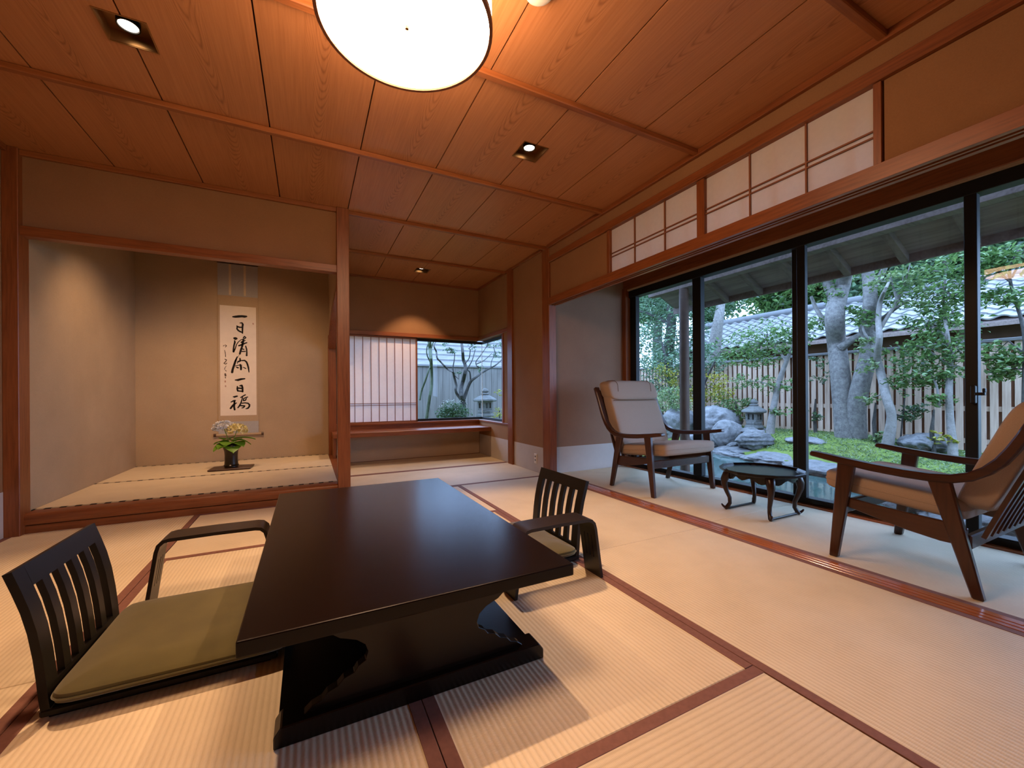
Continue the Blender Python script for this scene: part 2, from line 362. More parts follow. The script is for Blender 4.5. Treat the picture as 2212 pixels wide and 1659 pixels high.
for y in (-.10, .853, 1.805, 2.758, 3.71, 4.672):
    x0, x1 = (XL, XR) if y < 3.75 else (.30, XR)
    box('ceiling_batten', x0, x1, y-.018, y+.018, ZC-.03, ZC, 'batten', ceil, .004)
box('veranda_soffit', XR+.1, XW+.08, YN, 3.76, 2.40, 2.43, 'post_y', ceil)

# ---- walls
T = .10
wl = struct(box('wall_left', XL-T, XL, YN-.1, YB+.1, -.1, ZC+.05, 'plaster'), 'tan plaster wall beside the alcove post')
box('dado_paper', XL, XL+.002, YN, YT-.04, 0, .285, 'dado', wl)
struct(box('wall_back', XL-T, XW+.1, YN-T, YN, -.1, ZC+.05, 'plaster'), 'tan plaster wall behind the viewer')
# far wall (alcove and desk bay); window opening x .32..2.37
wf = struct(empty('wall_far'), 'far plaster wall of the display alcove and desk bay')
box('alcove_plaster', XL-.1, .25, YB, YB+.1, -.1, ZC+.05, 'plaster2', wf)
box('upper_plaster', .25, 2.36, YB, YB+.10, 1.69, ZC+.05, 'plaster', wf)
box('lower_plaster', .25, 2.36, YB, YB+.10, -.1, .475, 'low_board', wf)
# right wall of the desk bay
wr = struct(empty('wall_right'), 'plaster wall of the desk bay beside the corner window')
box('upper_plaster', XR, XR+.10, 4.79, YB+.1, 1.69, ZC+.05, 'plaster', wr); box('lower_plaster', XR, XR+.10, 4.79, YB+.1, -.1, .475, 'plaster', wr)
box('pier_plaster', XR, XR+.10, 3.77, 4.79, -.1, ZC+.05, 'plaster', wr)
box('dado_paper', XR-.002, XR, 3.77, 5.60, 0, .285, 'dado', wr)
# veranda end wall
wv = struct(box('wall_veranda', XR+.08, XW+.12, 3.76, 3.86, -.3, ZC+.05, 'plaster3'), 'grey-tan plaster end wall of the veranda')
box('dado_paper', XR+.08, 3.40, 3.758, 3.76, 0, .285, 'dado', wv)
# alcove (tokonoma) front wall, inner left wall
wt = struct(box('wall_toko', -1.62, .22, YT, YT+.05, 1.955, ZC+.03, 'plaster'), 'tan plaster panel above the display alcove lintel')
struct(box('wall_alcove_side', XL, -1.632, 3.77, YB, -.05, ZC+.03, 'plaster2'), 'pale plaster inner side wall of the display alcove')
# partition between alcove and desk bay: upper hanging part with slanted board
wp = struct(MB().prism([(3.76, 1.83), (4.9, 1.74), (YB, 1.42), (YB, ZC+.03), (3.76, ZC+.03)], 'x', .235, .295).build('wall_partition', 'plaster2'), 'hanging plaster partition between display alcove and desk bay')
MB().strip([(3.76, 1.82), (4.9, 1.73), (5.5, 1.47)], .05, 'x', .222, .308).build('edge_board', 'post_y', wp)
# upper wall over the veranda opening
wu = struct(empty('wall_upper'), 'plaster frieze and panels above the veranda opening')
box('frieze_plaster', XR, XR+.06, YN, 3.64, 2.31, ZC, 'plaster', wu)
box('panel_plaster', XR+.012, XR+.05, 2.715, 3.63, 1.875, 2.245, 'plaster', wu)
box('panel_plaster', XR+.012, XR+.05, YN, .862, 1.875, 2.245, 'plaster', wu)

# ---- timber trim
tn = [1]
def trim(label, x0, x1, y0, y1, z0, z1, mat, bevel=.003, parent=None):
    tn[0] += 1; return struct(box('trim_%d' % tn[0], x0, x1, y0, y1, z0, z1, mat, bevel=bevel), label)
trim('square red timber post at the open end of the display alcove', .217, .314, 3.655, 3.752, -.05, ZC, 'post_z', .004)
trim('slim red timber post between the side wall and the display alcove', XL, -1.617, 3.652, 3.765, -.05, ZC, 'post_z')
trim('red timber post at the corner of desk bay and veranda', 2.262, 2.352, 3.632, 3.772, -.05, ZC, 'post_z', .004)
trim('slim timber post beside the corner window', XR-.025, XR+.03, 4.47, 4.60, -.02, ZC, 'post_z')
trim('dark timber lintel across the display alcove', -1.62, .22, 3.672, 3.752, 1.893, 1.955, 'post_x')
trim('dark cornice strip above the display alcove wall', XL, .30, 3.672, 3.70, ZC-.035, ZC, 'batten')
trim('cornice strip along the veranda side of the ceiling', XR-.028, XR+.002, YN, 3.64, ZC-.038, ZC, 'post_y')
trim('cornice strip along the desk bay side wall', XR-.022, XR, 3.77, YB, ZC-.03, ZC, 'post_y')
trim('cornice strip along the far wall of the desk bay', .30, XR, YB-.02, YB, ZC-.028, ZC, 'post_x')
trim('cornice strip on the side wall', XL, XL+.028, YN, 3.65, ZC-.035, ZC, 'post_y')
trim('long beam under the frieze above the veranda opening', XR-.012, XR+.07, YN, 3.64, 2.247, 2.309, 'post_y')
kam = struct(empty('trim_20'), 'grooved head beam over the veranda opening')
for a, b, z in ((XR-.02, XR+.008, 1.802), (XR+.008, XR+.026, 1.825), (XR+.026, XR+.04, 1.802), (XR+.04, XR+.058, 1.825), (XR+.058, XR+.085, 1.802)):
    box('head_runner', a, b, YN, 3.64, z, 1.875, 'post_y', kam, .001)
trim('timber sill band under the desk bay window', .31, XR+.002, YB-.022, YB+.10, .472, .497, 'post_x'); trim('timber sill band of the side window', XR-.012, XR+.10, 4.60, YB, .472, .497, 'post_y')
trim('timber head band over the desk bay window', .31, XR, YB-.03, YB+.10, 1.66, 1.712, 'post_x'); trim('timber head band of the side window', XR-.02, XR+.10, 4.60, YB, 1.66, 1.712, 'post_y')
trim('timber back post where alcove and desk bay meet', .225, .315, 5.52, YB, -.05, 1.62, 'post_z')
trim('timber jamb beside the corner window', XR-.012, XR+.11, 4.755, 4.80, .497, 1.66, 'post_z')
trim('timber window head above the black window frame', 3.39, 3.56, YN, 3.76, 2.10, 2.43, 'post_y'); trim('pale strip under the timber window head', 3.40, 3.50, YN, 3.72, 2.085, 2.10, 'scroll_tan', 0)
trim('timber jamb at the end of the garden window', 3.375, 3.55, 3.70, 3.762, 0, 2.12, 'post_z')
# alcove sill (kamachi) in two tiers
km = struct(MB().prism([(3.694, .056), (3.690, .066), (3.690, .108), (3.697, .120), (3.714, .127), (3.80, .127), (3.80, .056)], 'x', -1.617, .22).build('trim_40', 'post_x', smooth=True), 'rounded red timber sill along the front of the display alcove')
box('lower_sill', XL+.04, .22, 3.703, 3.80, -.03, .050, 'post_x', km, .004); box('gap_shade', XL+.04, .22, 3.72, 3.80, .05, .056, 'black_alu', km)  # black strip between the tiers paints in the shade of the gap
box('side_sill', .222, .312, 3.755, 5.52, -.03, .128, 'post_y', km, .002)
# raised alcove floor
af = struct(box('floor_alcove', XL, .222, 3.80, YB, -.05, .07, 'dirt'), 'raised base of the display alcove floor')
for a, b, hh in ((3.80, 4.70, 'ab'), (4.70, YB, 'b')): mat_(-1.632, .222, a, b, 'x', hh, .128, 'heri_pat', af, .03)

# ---- desk bay counter, shoji, corner window
ct = struct(box('trim_41', .255, XR-.001, 5.17, YB-.001, .362, .416, 'post_x', bevel=.004), 'long red timber desk counter under the desk bay window')
box('desk_bracket', .262, .29, 5.2, 5.5, 0, .362, 'post_z', ct); box('back_rail', .31, XR-.001, YB-.012, YB-.001, .416, .472, 'post_x', ct)
sh = thing('shoji_screen', 'paper shoji screen with nine slender uprights beside the desk bay window', 'screen', (.33, YB+.025, .497))
W_, H_ = 1.028, 1.160
for a, b, c, d in ((0, .018, 0, H_), (W_-.02, W_, 0, H_), (0, W_, 0, .018), (0, W_, H_-.018, H_)): box('frame_bar', a, b, -.014, .014, c, d, 'kumiko', sh)
for px in (731, 748.5, 766, 784, 801.5, 819, 836, 853, 870, 886.5):
    x = float(ony(px, 800, YB+.02)[0])-.33
    cbox('lattice_bar', x-.0035, x+.0035, -.010, .002, .018, H_-.018, 'kumiko', sh)
for z in (.235, .26): cbox('cross_bar', .018, W_-.02, -.011, .002, z-.0035, z+.0035, 'kumiko', sh)
box('paper', .016, W_-.018, .003, .0045, .016, H_-.016, 'paper', sh)
w2 = struct(empty('window_2'), 'black framed corner window looking onto the back garden')
YG, XG = YB+.085, XR+.085
box('frame_head', .3, XG+.015, YG-.015, YG+.015, 1.625, 1.66, 'black_alu', w2); box('frame_sill', .3, XG+.015, YG-.015, YG+.015, .497, .53, 'black_alu', w2)
box('frame_head', XG-.015, XG+.015, 4.79, YG, 1.625, 1.66, 'black_alu', w2); box('frame_sill', XG-.015, XG+.015, 4.79, YG, .497, .53, 'black_alu', w2)
box('stile', 1.348, 1.368, YG-.04, YG-.01, .53, 1.625, 'black_alu', w2); box('stile', .3, .33, YG-.015, YG+.015, .53, 1.625, 'black_alu', w2); box('stile', XG-.015, XG+.015, 4.79, 4.81, .53, 1.625, 'black_alu', w2)
box('glass_pane', .33, XG, YG-.003, YG+.003, .53, 1.625, 'glass', w2); box('glass_pane', XG-.003, XG+.003, 4.81, YG-.004, .53, 1.625, 'glass', w2)
box('glass_joint', XG-.003, XG+.005, YG-.003, YG+.005, .53, 1.625, 'white_plastic', w2)

# ---- transom (ranma) paper panels
rm = struct(empty('window_3', (XR+.02, 0, 0)), 'translucent paper transom panels with double cross bars above the veranda opening')
for a, b in ((2.682, 2.715), (1.768, 1.824), (.868, .898)): box('upright', -.02, .03, a, b, 1.876, 2.246, 'post_z', rm, .002)
for a, b in ((1.824, 2.682), (.898, 1.768)):
    box('paper', .008, .0095, a, b, 1.876, 2.246, 'ranma_paper', rm)
    for z in (2.018, 2.046): box('cross_bar', -.004, .007, a, b, z-.0035, z+.0035, 'kumiko', rm)
    for q in range(5):
        y = a+(b-a)*(.09+.2*q); box('back_bar', .03, .045, y-.004, y+.004, 1.876, 2.246, 'kumiko', rm)
for y in (2.405, 2.105, 1.478, 1.181): box('lattice_bar', -.005, .007, y-.004, y+.004, 1.876, 2.246, 'kumiko', rm)

# ---- garden window wall
w1 = struct(empty('window_1'), 'wide black framed sliding garden window of the veranda')
def stile(y0, y1, x0=XW-.03, x1=XW+.03, z0=.055, z1=2.01): box('stile', x0, x1, y0, y1, z0, z1, 'black_alu', w1, .003)
box('frame_head', XW-.05, XW+.05, YN, 3.70, 2.005, 2.085, 'black_alu', w1, .003); box('frame_sill', XW-.045, XW+.05, YN, 3.70, -.02, .055, 'black_alu', w1, .003)
stile(3.605, 3.70); stile(2.725, 2.822); stile(1.785, 1.845, XW-.04, XW); stile(1.838, 1.902, XW, XW+.035); stile(.882, .935, XW-.04, XW+.01); stile(-.3, -.2)
for a, b, dx in ((2.82, 3.61, .012), (1.90, 2.73, .012), (.93, 1.79, -.015), (-.25, .885, -.015)): box('glass_pane', XW+dx-.003, XW+dx+.003, a, b, .05, 2.01, 'glass', w1)
lt = MB().box(XW-.07, XW-.04, .885, .905, .80, .90).box(XW-.085, XW-.06, .845, .885, .845, .862).box(XW-.085, XW-.06, .843, .855, .862, .885).build('latch', 'black_alu', w1, bevel=.003)

# ---- wall outlet, smoke detector
ol = tag(box('wall_outlet', XR-.010, XR-.002, 3.905, 3.965, .095, .205, 'white_plastic', bevel=.003), 'small white wall outlet on the pale dado by the corner post', 'outlet')
for z in (.125, .165): box('socket', XR-.0115, XR-.0095, 3.922, 3.948, z, z+.016, 'stone_grey', ol)
sd = thing('smoke_detector', 'round cream smoke detector on the ceiling beside the pendant lamp', 'smoke detector', (.805, 1.345, ZC))
MB().lathe([(.058, -.006), (.055, -.022), (.04, -.032), (0.001, -.034)], 32, (0, 0, 0), capt=False).build('cover', 'white_plastic', sd, smooth=True); MB().lathe([(.062, -.006), (.062, -.0005)], 32).build('base_ring', 'white_plastic', sd, smooth=True)

# ------------------------------------------------------------------ pendant lamp
PX, PY, PZ, PR = .300, 1.357, 2.085, .281
pl = thing('pendant_lamp', 'large round drum pendant lamp with glowing white diffuser over the low table', 'lamp', (PX, PY, PZ))
MB().lathe([(PR, .012), (PR, .285)], 72, capb=False, capt=False).build('drum_shade', 'lampside', pl, smooth=True)
MB().lathe([(.001, .006), (PR-.008, .006), (PR-.008, .009), (.001, .009)], 72, capb=False, capt=False).build('diffuser', 'lampdisc', pl)
MB().lathe([(PR-.008, -.002), (PR+.003, -.002), (PR+.003, .015), (PR-.008, .015), (PR-.008, -.002)], 72, capb=False, capt=False).build('rim', 'kumiko', pl, smooth=True)
MB().lathe([(PR-.004, .283), (PR+.003, .283), (PR+.003, .292), (PR-.004, .292), (PR-.004, .283)], 72, capb=False, capt=False).build('top_rim', 'kumiko', pl, smooth=True)
MB().lathe([(.06, .29), (.06, .349)], 24).build('ceiling_mount', 'white_plastic', pl, smooth=True)
for k in range(3):
    t = k*2*math.pi/3+.4; MB().tube([(0, 0, .30), (PR*math.cos(t), PR*math.sin(t), .287)], .004, 6).build('spoke', 'kumiko', pl)
for a in (2.44, 2.44+math.pi/2, 2.44+math.pi, 2.44-math.pi/2): MB().tube([(.006*math.cos(a), .006*math.sin(a), .0045), ((PR-.008)*math.cos(a), (PR-.008)*math.sin(a), .0045)], .0009, 5).build('arm_shadow', 'scroll_blue', pl)  # thin grey rods drawn in as the support arms' shadows on the diffuser
MB().lathe([(.001, -.004), (.006, -.002), (.006, .006)], 12, capt=False).build('knob', 'brass', pl, smooth=True)

# ------------------------------------------------------------------ downlights
def downlight(i, x, y, label, aim, energy, size=75):
    t = thing('downlight', label, 'downlight', (x, y, ZC), group='recessed square downlights')
    h = hs-.002; tk = .002; zt = .05
    m = MB().box(-h, h, -h, -h+tk, 0, zt).box(-h, h, h-tk, h, 0, zt).box(-h, -h+tk, -h+tk, h-tk, 0, zt).box(h-tk, h, -h+tk, h-tk, 0, zt).box(-h, h, -h, h, zt, zt+.002)
    m.build('housing', 'brass', t)
    MB().box(-h-.005, h+.005, -h-.005, -h, -.003, 0).box(-h-.005, h+.005, h, h+.005, -.003, 0).box(-h-.005, -h, -h, h, -.003, 0).box(h, h+.005, -h, h, -.003, 0).build('trim_ring', 'brass', t)
    MB().lathe([(.036, .03), (.041, .03), (.041, .0498), (.036, .0498), (.036, .03)], 28, (0, .012, 0), capb=False, capt=False).build('lamp_ring', 'black_alu', t, smooth=True)
    MB().lathe([(.034, .034), (.034, .048)], 28, (0, .012, 0)).build('bulb', 'bulb', t, smooth=True)
    ld = bpy.data.lights.new('downlight_beam', 'SPOT'); ld.energy = energy; ld.color = LAMP; ld.spot_size = R(size); ld.spot_blend = .45; ld.shadow_soft_size = .03
    lo = bpy.data.objects.new('downlight_beam', ld); COL.objects.link(lo); lo.parent = t; lo.location = (0, .012, .024)
    lo.rotation_euler = Vector((aim[0]-x, aim[1]-y, -ZC)).to_track_quat('-Z', 'Y').to_euler()
downlight(0, *DL[0], 'recessed square downlight over the floor chair by the display alcove side', (-.55, 1.95), L_SPOT)
downlight(1, *DL[1], 'recessed square downlight on the veranda side of the pendant lamp', (1.15, 1.95), L_SPOT)
downlight(2, *DL[2], 'small recessed square downlight over the desk bay', (1.29, 5.45), L_ALC, 80)
# alcove lamps hidden behind the lintel
al = struct(box('ceiling_alcove', XL, .24, 3.76, YB, 2.40, 2.43, 'batten'), 'board ceiling inside the display alcove')
for k, (x, aim, e) in enumerate(((-.95, (-1.45, 4.95, .2), L_TOKO*.85), (-.50, (-.62, 5.5, .75), L_TOKO))):
    t = thing('alcove_spotlight', 'small spotlight under the alcove ceiling %s' % ('near the side wall' if k == 0 else 'facing the hanging scroll'), 'spotlight', (x, 4.15, 2.40))
    MB().lathe([(.03, -.05), (.036, -.05), (.036, 0), (.03, 0), (.03, -.05)], 20, capb=False, capt=False).build('lamp_can', 'black_alu', t, smooth=True)
    MB().lathe([(.028, -.012), (.028, -.006)], 20).build('bulb', 'bulb', t)
    ld = bpy.data.lights.new('alcove_beam', 'SPOT'); ld.energy = e; ld.color = LAMP; ld.spot_size = R(100); ld.spot_blend = 1.0; ld.shadow_soft_size = .03
    lo = bpy.data.objects.new('alcove_beam', ld); COL.objects.link(lo); lo.parent = t; lo.location = (0, 0, -.055)
    lo.rotation_euler = Vector((aim[0]-x, aim[1]-4.15, aim[2]-2.35)).to_track_quat('-Z', 'Y').to_euler()

# ------------------------------------------------------------------ low table
TX0, TX1, TY0, TY1 = -.146, .752, 1.068, 2.572; tcx, tcy = (TX0+TX1)/2, (TY0+TY1)/2
tb = thing('low_table', 'low black lacquered table with shaped end panels on the tatami', 'table', (tcx, tcy, 0))
hx, hy = (TX1-TX0)/2, (TY1-TY0)/2
MB().box(-hx, hx, -hy, hy, .292, .33).build('table_top', 'lacquer_top', tb, bevel=.0035, seg=2)
for a, b, c, d in ((-hx+.05, hx-.05, -hy+.09, -hy+.115), (-hx+.05, hx-.05, hy-.115, hy-.09), (-hx+.05, -hx+.075, -hy+.115, hy-.115), (hx-.075, hx-.05, -hy+.115, hy-.115)):
    box('apron', a, b, c, d, .248, .292, 'lacquer', tb, .002)
half = [(.372, .262), (.372, .240), (.262, .240), (.250, .236), (.232, .222), (.215, .216), (.190, .206), (.168, .188), (.160, .165), (.166, .147), (.186, .136), (.196, .122), (.222, .114), (.238, .098), (.262, .090), (.276, .074), (.300, .066), (.322, .048)]
poly = [(-a, z) for a, z in half][::-1]; poly = [(a, z) for a, z in half[::-1]][::-1] + poly
for s in (-1, 1):
    y = s*(hy-.118)
    MB().prism(poly, 'y', y-.013, y+.013).build('end_panel', 'lacquer', tb, bevel=.0015)
    fx = .385
    MB().prism([(-fx, 0), (fx, 0), (fx, .030), (fx-.016, .052), (-fx+.016, .052), (-fx, .030)], 'y', y-.036, y+.036).build('foot_rail', 'lacquer', tb, bevel=.003)
box('black_sheet', -.378, .378, -hy+.155, hy-.155, .004, .020, 'lacquer', tb)  # flat black sheet just above the floor between the foot rails

# ------------------------------------------------------------------ floor chairs, cushions, arm rests
def floor_chair(label, loc, rz):
    t = thing('floor_chair', label, 'chair', loc, rz, 'legless floor chairs at the low table')
    MB().box(-.285, .27, -.235, .235, .008, .028).build('seat_board', 'black_wood', t, bevel=.004)
    for y in (-.21, .21): box('runner', -.27, .25, y-.012, y+.012, 0, .008, 'black_wood', t)
    prof = [(-.272, .018), (-.277, .06), (-.281, .11), (-.287, .17), (-.297, .24), (-.310, .30), (-.326, .355), (-.343, .408)]
    hw = .232
    for y0, y1 in ((-hw, -hw+.052), (hw-.052, hw)): MB().strip(prof, .019, 'y', y0, y1).build('side_stile', 'black_wood', t, smooth=True)
    n = 4; gap = .0435; sw = (2*(hw-.052)-5*gap)/n
    for k in range(n):
        y0 = -hw+.052+gap+k*(sw+gap); MB().strip(prof[1:-1], .016, 'y', y0, y0+sw).build('back_slat', 'black_wood', t, smooth=True)
    MB().strip([(-.324, .350), (-.333, .378), (-.343, .408)], .019, 'y', -hw+.05, hw-.05).build('top_rail', 'black_wood', t, smooth=True)
    MB().strip([(-.272, .018), (-.276, .05), (-.279, .080)], .019, 'y', -hw+.05, hw-.05).build('bottom_rail', 'black_wood', t, smooth=True)
    return t
floor_chair('black slatted floor chair on the display alcove side of the low table', (-.365, 1.775, 0), 0)
floor_chair('black slatted floor chair on the veranda side of the low table', (.972, 1.968, 0), math.pi)
def zabuton(label, loc, rz):
    def sh(x, y, z):
        e = max(abs(x)/.285, abs(y)/.275); k = 1-.45*max(0, e-.72)/.28
        return [x, y, z*k+(.006*math.sin(x*9)*math.cos(y*7) if z > 0 else 0)]
    t = thing('seat_cushion', label, 'cushion', loc, rz, 'olive seat cushions')
    MB().pillow(.285, .275, .038, .42, .17, 64, 18, (0, 0, .036), sh).build('cushion_body', 'cushion', t, smooth=True)
    pts = []
    for k in range(65):
        a = 2*math.pi*k/64; pts.append((.286*math.copysign(abs(math.cos(a))**.17, math.cos(a)), .276*math.copysign(abs(math.sin(a))**.17, math.sin(a)), .036))
    MB().tube(pts, .003, 5, False).build('piping', 'cushion', t, smooth=True)
zabuton('flat olive green cushion on the floor chair by the display alcove side', (-.340, 1.775, .029), 0)
zabuton('flat olive green cushion on the floor chair by the veranda side', (.945, 1.968, .029), math.pi)
def arm_rest(label, loc):
    t = thing('arm_rest', label, 'arm rest', loc, 0, 'bent black arm rests')
    d = .062; path = [(-.228, 0), (-.222, .04), (-.208, .14), (-.194, .235), (-.186, .262), (-.170, .277), (-.15, .281), (0, .283), (.15, .281), (.170, .277), (.186, .262), (.194, .235), (.208, .14), (.222, .04), (.228, 0)]
    MB().strip(path[3:12], .014, 'y', -d, d).build('top_plank', 'bent_ply', t, smooth=True)
    ys = [-d, -.030, -.024, -.004, .004, .024, .030, d]
    for s in (-1, 1):
        def X(z): return s*(.228-.034*z/.235)
        zs = [0, .09, .20, .236]; m = MB()
        for i in range(3):
            for k in range(7):
                if i == 1 and k in (1, 3, 5): continue
                z0, z1 = zs[i], zs[i+1]
                if i == 1 and k in (0, 2, 4, 6): pass
                q = []
                for z in (z0, z1):
                    a = X(z)-.007; b = X(z)+.007
                    q += [(a, ys[k], z), (b, ys[k], z), (b, ys[k+1], z), (a, ys[k+1], z)]
                m.hexa(q)
        m.build('leg', 'bent_ply', t)
arm_rest('bent black wooden arm rest beyond the cushion on the display alcove side', (-.362, 2.178, 0)); arm_rest('bent black wooden arm rest beside the cushion on the veranda side', (1.005, 1.585, 0))

# ------------------------------------------------------------------ lounge chairs (front towards local +y)
def lounge_chair(label, loc, rz, high):
    t = thing('lounge_chair', label, 'armchair', loc, rz, 'walnut lounge chairs')
    hw = .365; tk = .032
    arm = [(.352, .534), (.30, .527), (.20, .512), (.08, .497), (-.04, .488), (-.13, .486), (-.20, .492), (-.255, .510), (-.30, .542), (-.338, .585), (-.368, .635), (-.395, .690), (-.420, .750)]
    if high: arm += [(-.445, .81), (-.472, .87), (-.497, .928)]
    wd = [.026, .030, .034, .036, .036, .036, .037, .038, .038, .038, .037, .036, .034] + ([.034, .034, .036] if high else [])
    for s in (-1, 1):
        x = s*hw
        MB().strip(arm, wd, 'x', x-.026, x+.026).build('arm', 'walnut', t, smooth=True, bevel=.006)
        MB().prism([(.152, .495), (.225, .508), (.266, 0), (.228, 0)], 'x', x-tk/2, x+tk/2).build('front_leg', 'walnut_z', t, bevel=.005)
        MB().prism([(-.195, .476), (-.120, .476), (-.255, 0), (-.292, 0)], 'x', x-tk/2, x+tk/2).build('rear_leg', 'walnut_z', t, bevel=.005)
        MB().strip([(.20, .300), (.08, .280), (-.05, .262), (-.16, .252), (-.235, .245)], [.045, .060, .080, .090, .075], 'x', x*.955-.012, x*.955+.012).build('side_rail', 'walnut', t, smooth=True, bevel=.003)
    MB().box(-hw+.02, hw-.02, .205, .230, .235, .300).build('front_rail', 'walnut', t, bevel=.005); MB().box(-hw+.015, hw-.015, -.250, -.225, .195, .255).build('rear_rail', 'walnut', t, bevel=.005)
    top = .90 if high else .74
    def back_s(z): return -.215-.275*((z-.24)/.70)**1.05
    n = 9
    for k in range(n):
        x = -hw+.075+k*(2*hw-.15)/(n-1); MB().strip([(back_s(z)-.055, z) for z in np.linspace(.245, top-.02, 8)], .016, 'x', x-.013, x+.013).build('back_slat', 'walnut_z', t, smooth=True)
    MB().strip([(back_s(top-.04)-.055, top-.05), (back_s(top)-.055, top)], .022, 'x', -hw+.026, hw-.026).build('crest_rail', 'walnut', t, bevel=.004)
    # seat cushion, tilted back
    def seat(x, y, z): return [x, y*1.0, z+y*.10]
    MB().pillow(.318, .275, .058, .38, .16, 56, 16, (0, .052, .372), seat).build('seat_cushion', 'fabric', t, smooth=True)
    MB().tube([(.318*math.copysign(abs(math.cos(a))**.16, math.cos(a)), .052+.275*math.copysign(abs(math.sin(a))**.16, math.sin(a)), .372+.0275*math.copysign(abs(math.sin(a))**.16, math.sin(a))) for a in np.linspace(0, 2*math.pi, 65)], .003, 5, False).build('seat_piping', 'fabric', t, smooth=True)
    zb = .345; zt_ = .905 if high else .835
    zc = (zb+zt_)/2; hh = (zt_-zb)/2
    def bk(x, y, z): Z = z+zc; return [x, y+back_s(Z)+.025, z]
    MB().pillow(.305, .068, hh, .30, .22, 56, 24, (0, 0, zc), lambda x, y, z: bk(x, y, z)).build('back_cushion', 'fabric', t, smooth=True)
    if high:
        hp = MB().pillow(.312, .085, .098, .42, .22, 56, 16, (0, 0, .900), lambda x, y, z: [x, y+back_s(z+.90)+.040, z]).build('head_pillow', 'fabric', t, smooth=True)
        for sx in (-.215, .215):
            MB().tube([(sx, back_s(.90)+.040+.0865*math.copysign(abs(math.cos(a))**.42, math.cos(a))-.03*math.sin(a), .90+.0985*math.copysign(abs(math.sin(a))**.42, math.sin(a))) for a in np.linspace(0, 2*math.pi, 33)], .0028, 5, False).build('strap', 'seam', hp, smooth=True)
        MB().tube([(x, back_s(.80)+.105, .803) for x in np.linspace(-.29, .29, 9)], .003, 5).build('seam', 'seam', hp, smooth=True)
    return t
lounge_chair('walnut lounge chair with beige cushions and head pillow by the veranda end wall', (2.922, 2.733, 0), math.pi, True)
lounge_chair('walnut lounge chair with low beige back cushion facing the end wall', (2.857, .915, 0), 0, False)

# ------------------------------------------------------------------ small tray table
st = thing('tray_table', 'small dark tray table with curved legs between the lounge chairs', 'table', (2.948, 1.832, 0))
n = 14
MB().lathe([(.001, .292), (.262, .292), (.268, .296), (.276, .314), (.270, .316), (.258, .300), (.001, .300)], n, capb=False, capt=False).build('tray_top', M['lacquer_top'], st, bevel=.001)
sk = MB(); ns = 56
for k in range(ns):
    a0, a1 = 2*math.pi*k/ns, 2*math.pi*(k+1)/ns
    def zl(a): return .228+.034*abs(math.sin(2*a+math.pi/2))**.7-.012*math.cos(12*a)
    q = []
    for z in (0, 1):
        for a, r in ((a0, .205), (a0, .220), (a1, .220), (a1, .205)): q.append((r*math.cos(a), r*math.sin(a), .292 if z else zl(a)))
    sk.hexa([q[0], q[1], q[2], q[3], q[4], q[5], q[6], q[7]])
sk.build('scalloped_apron', 'lacquer', st)
for sx in (-1, 1):
    for sy in (-1, 1):
        u = np.array([sx, sy])/math.sqrt(2)
        prof = [(.205, .29, .030), (.224, .262, .031), (.242, .225, .026), (.243, .19, .021), (.228, .14, .0165), (.208, .09, .014), (.206, .05, .0135), (.222, .022, .015), (.232, .010, .015), (.228, .002, .010)]
        MB().tube([(u[0]*r, u[1]*r, z) for r, z, q in prof], [q for *_, q in prof], 10).build('cabriole_leg', 'leg_dark', st, smooth=True)
        MB().tube([(u[0]*.232, u[1]*.232, .010), (u[0]*.252, u[1]*.252, .026), (u[0]*.262, u[1]*.262, .040)], [.010, .008, .005], 8).build('toe_scroll', 'leg_dark', st, smooth=True)
for sy in (-1, 1): MB().box(-.158, .158, sy*.16-.007, sy*.16+.007, .002, .016).build('floor_stretcher', 'lacquer', st, bevel=.002)

# ------------------------------------------------------------------ alcove: scroll, vase
SY = YB-.010
sc = thing('hanging_scroll', 'hanging calligraphy scroll on the back wall of the display alcove', 'scroll', (0, SY, 0))
def sl(name, x0, x1, z0, z1, mat, dy=0.0, par=sc): return box(name, x0, x1, -.0015-dy, 0-dy*.5, z0, z1, mat, par)
sx0, sx1 = -.912, -.524
sl('upper_silk', sx0, sx1, 2.02, 2.385, 'scroll_blue'); sl('middle_silk', sx0, sx1, .575, 2.02, 'scroll_tan'); sl('lower_silk', sx0, sx1, .435, .575, 'scroll_blue')
pp = sl('calligraphy_paper', -.893, -.543, .645, 1.905, 'scroll_paper', .001)
for x in (-.795, -.652): sl('hanging_ribbon', x-.011, x+.011, 2.03, 2.385, 'cream_silk', .002)
MB().tube([(sx0-.022, -.006, .425), (sx1+.03, -.006, .425)], .014, 12).build('roller', 'scroll_tan', sc, smooth=True)
for a, b in ((sx0-.045, sx0-.02), (sx1+.028, sx1+.05)): MB().tube([(a, -.006, .425), (b, -.006, .425)], .017, 12).build('roller_knob', 'walnut', sc, smooth=True)
MB().tube([(sx0-.004, -.004, 2.387), (sx1+.004, -.004, 2.387)], .005, 8).build('top_rod', 'walnut', sc); MB().tube([(-.80, -.006, 2.388), (-.715, -.008, 2.412), (-.63, -.006, 2.388)], .0016, 5).build('cord', 'walnut', sc); MB().tube([(-.715, .004, 2.400), (-.715, -.02, 2.413)], .004, 6).build('hook', 'black_alu', sc)
def Z1(x, y): return (472+x/13.82, 660+y/13.82)
def Z2(x, y): return (472+x/12.77, 770+y/12.77)
INK = []
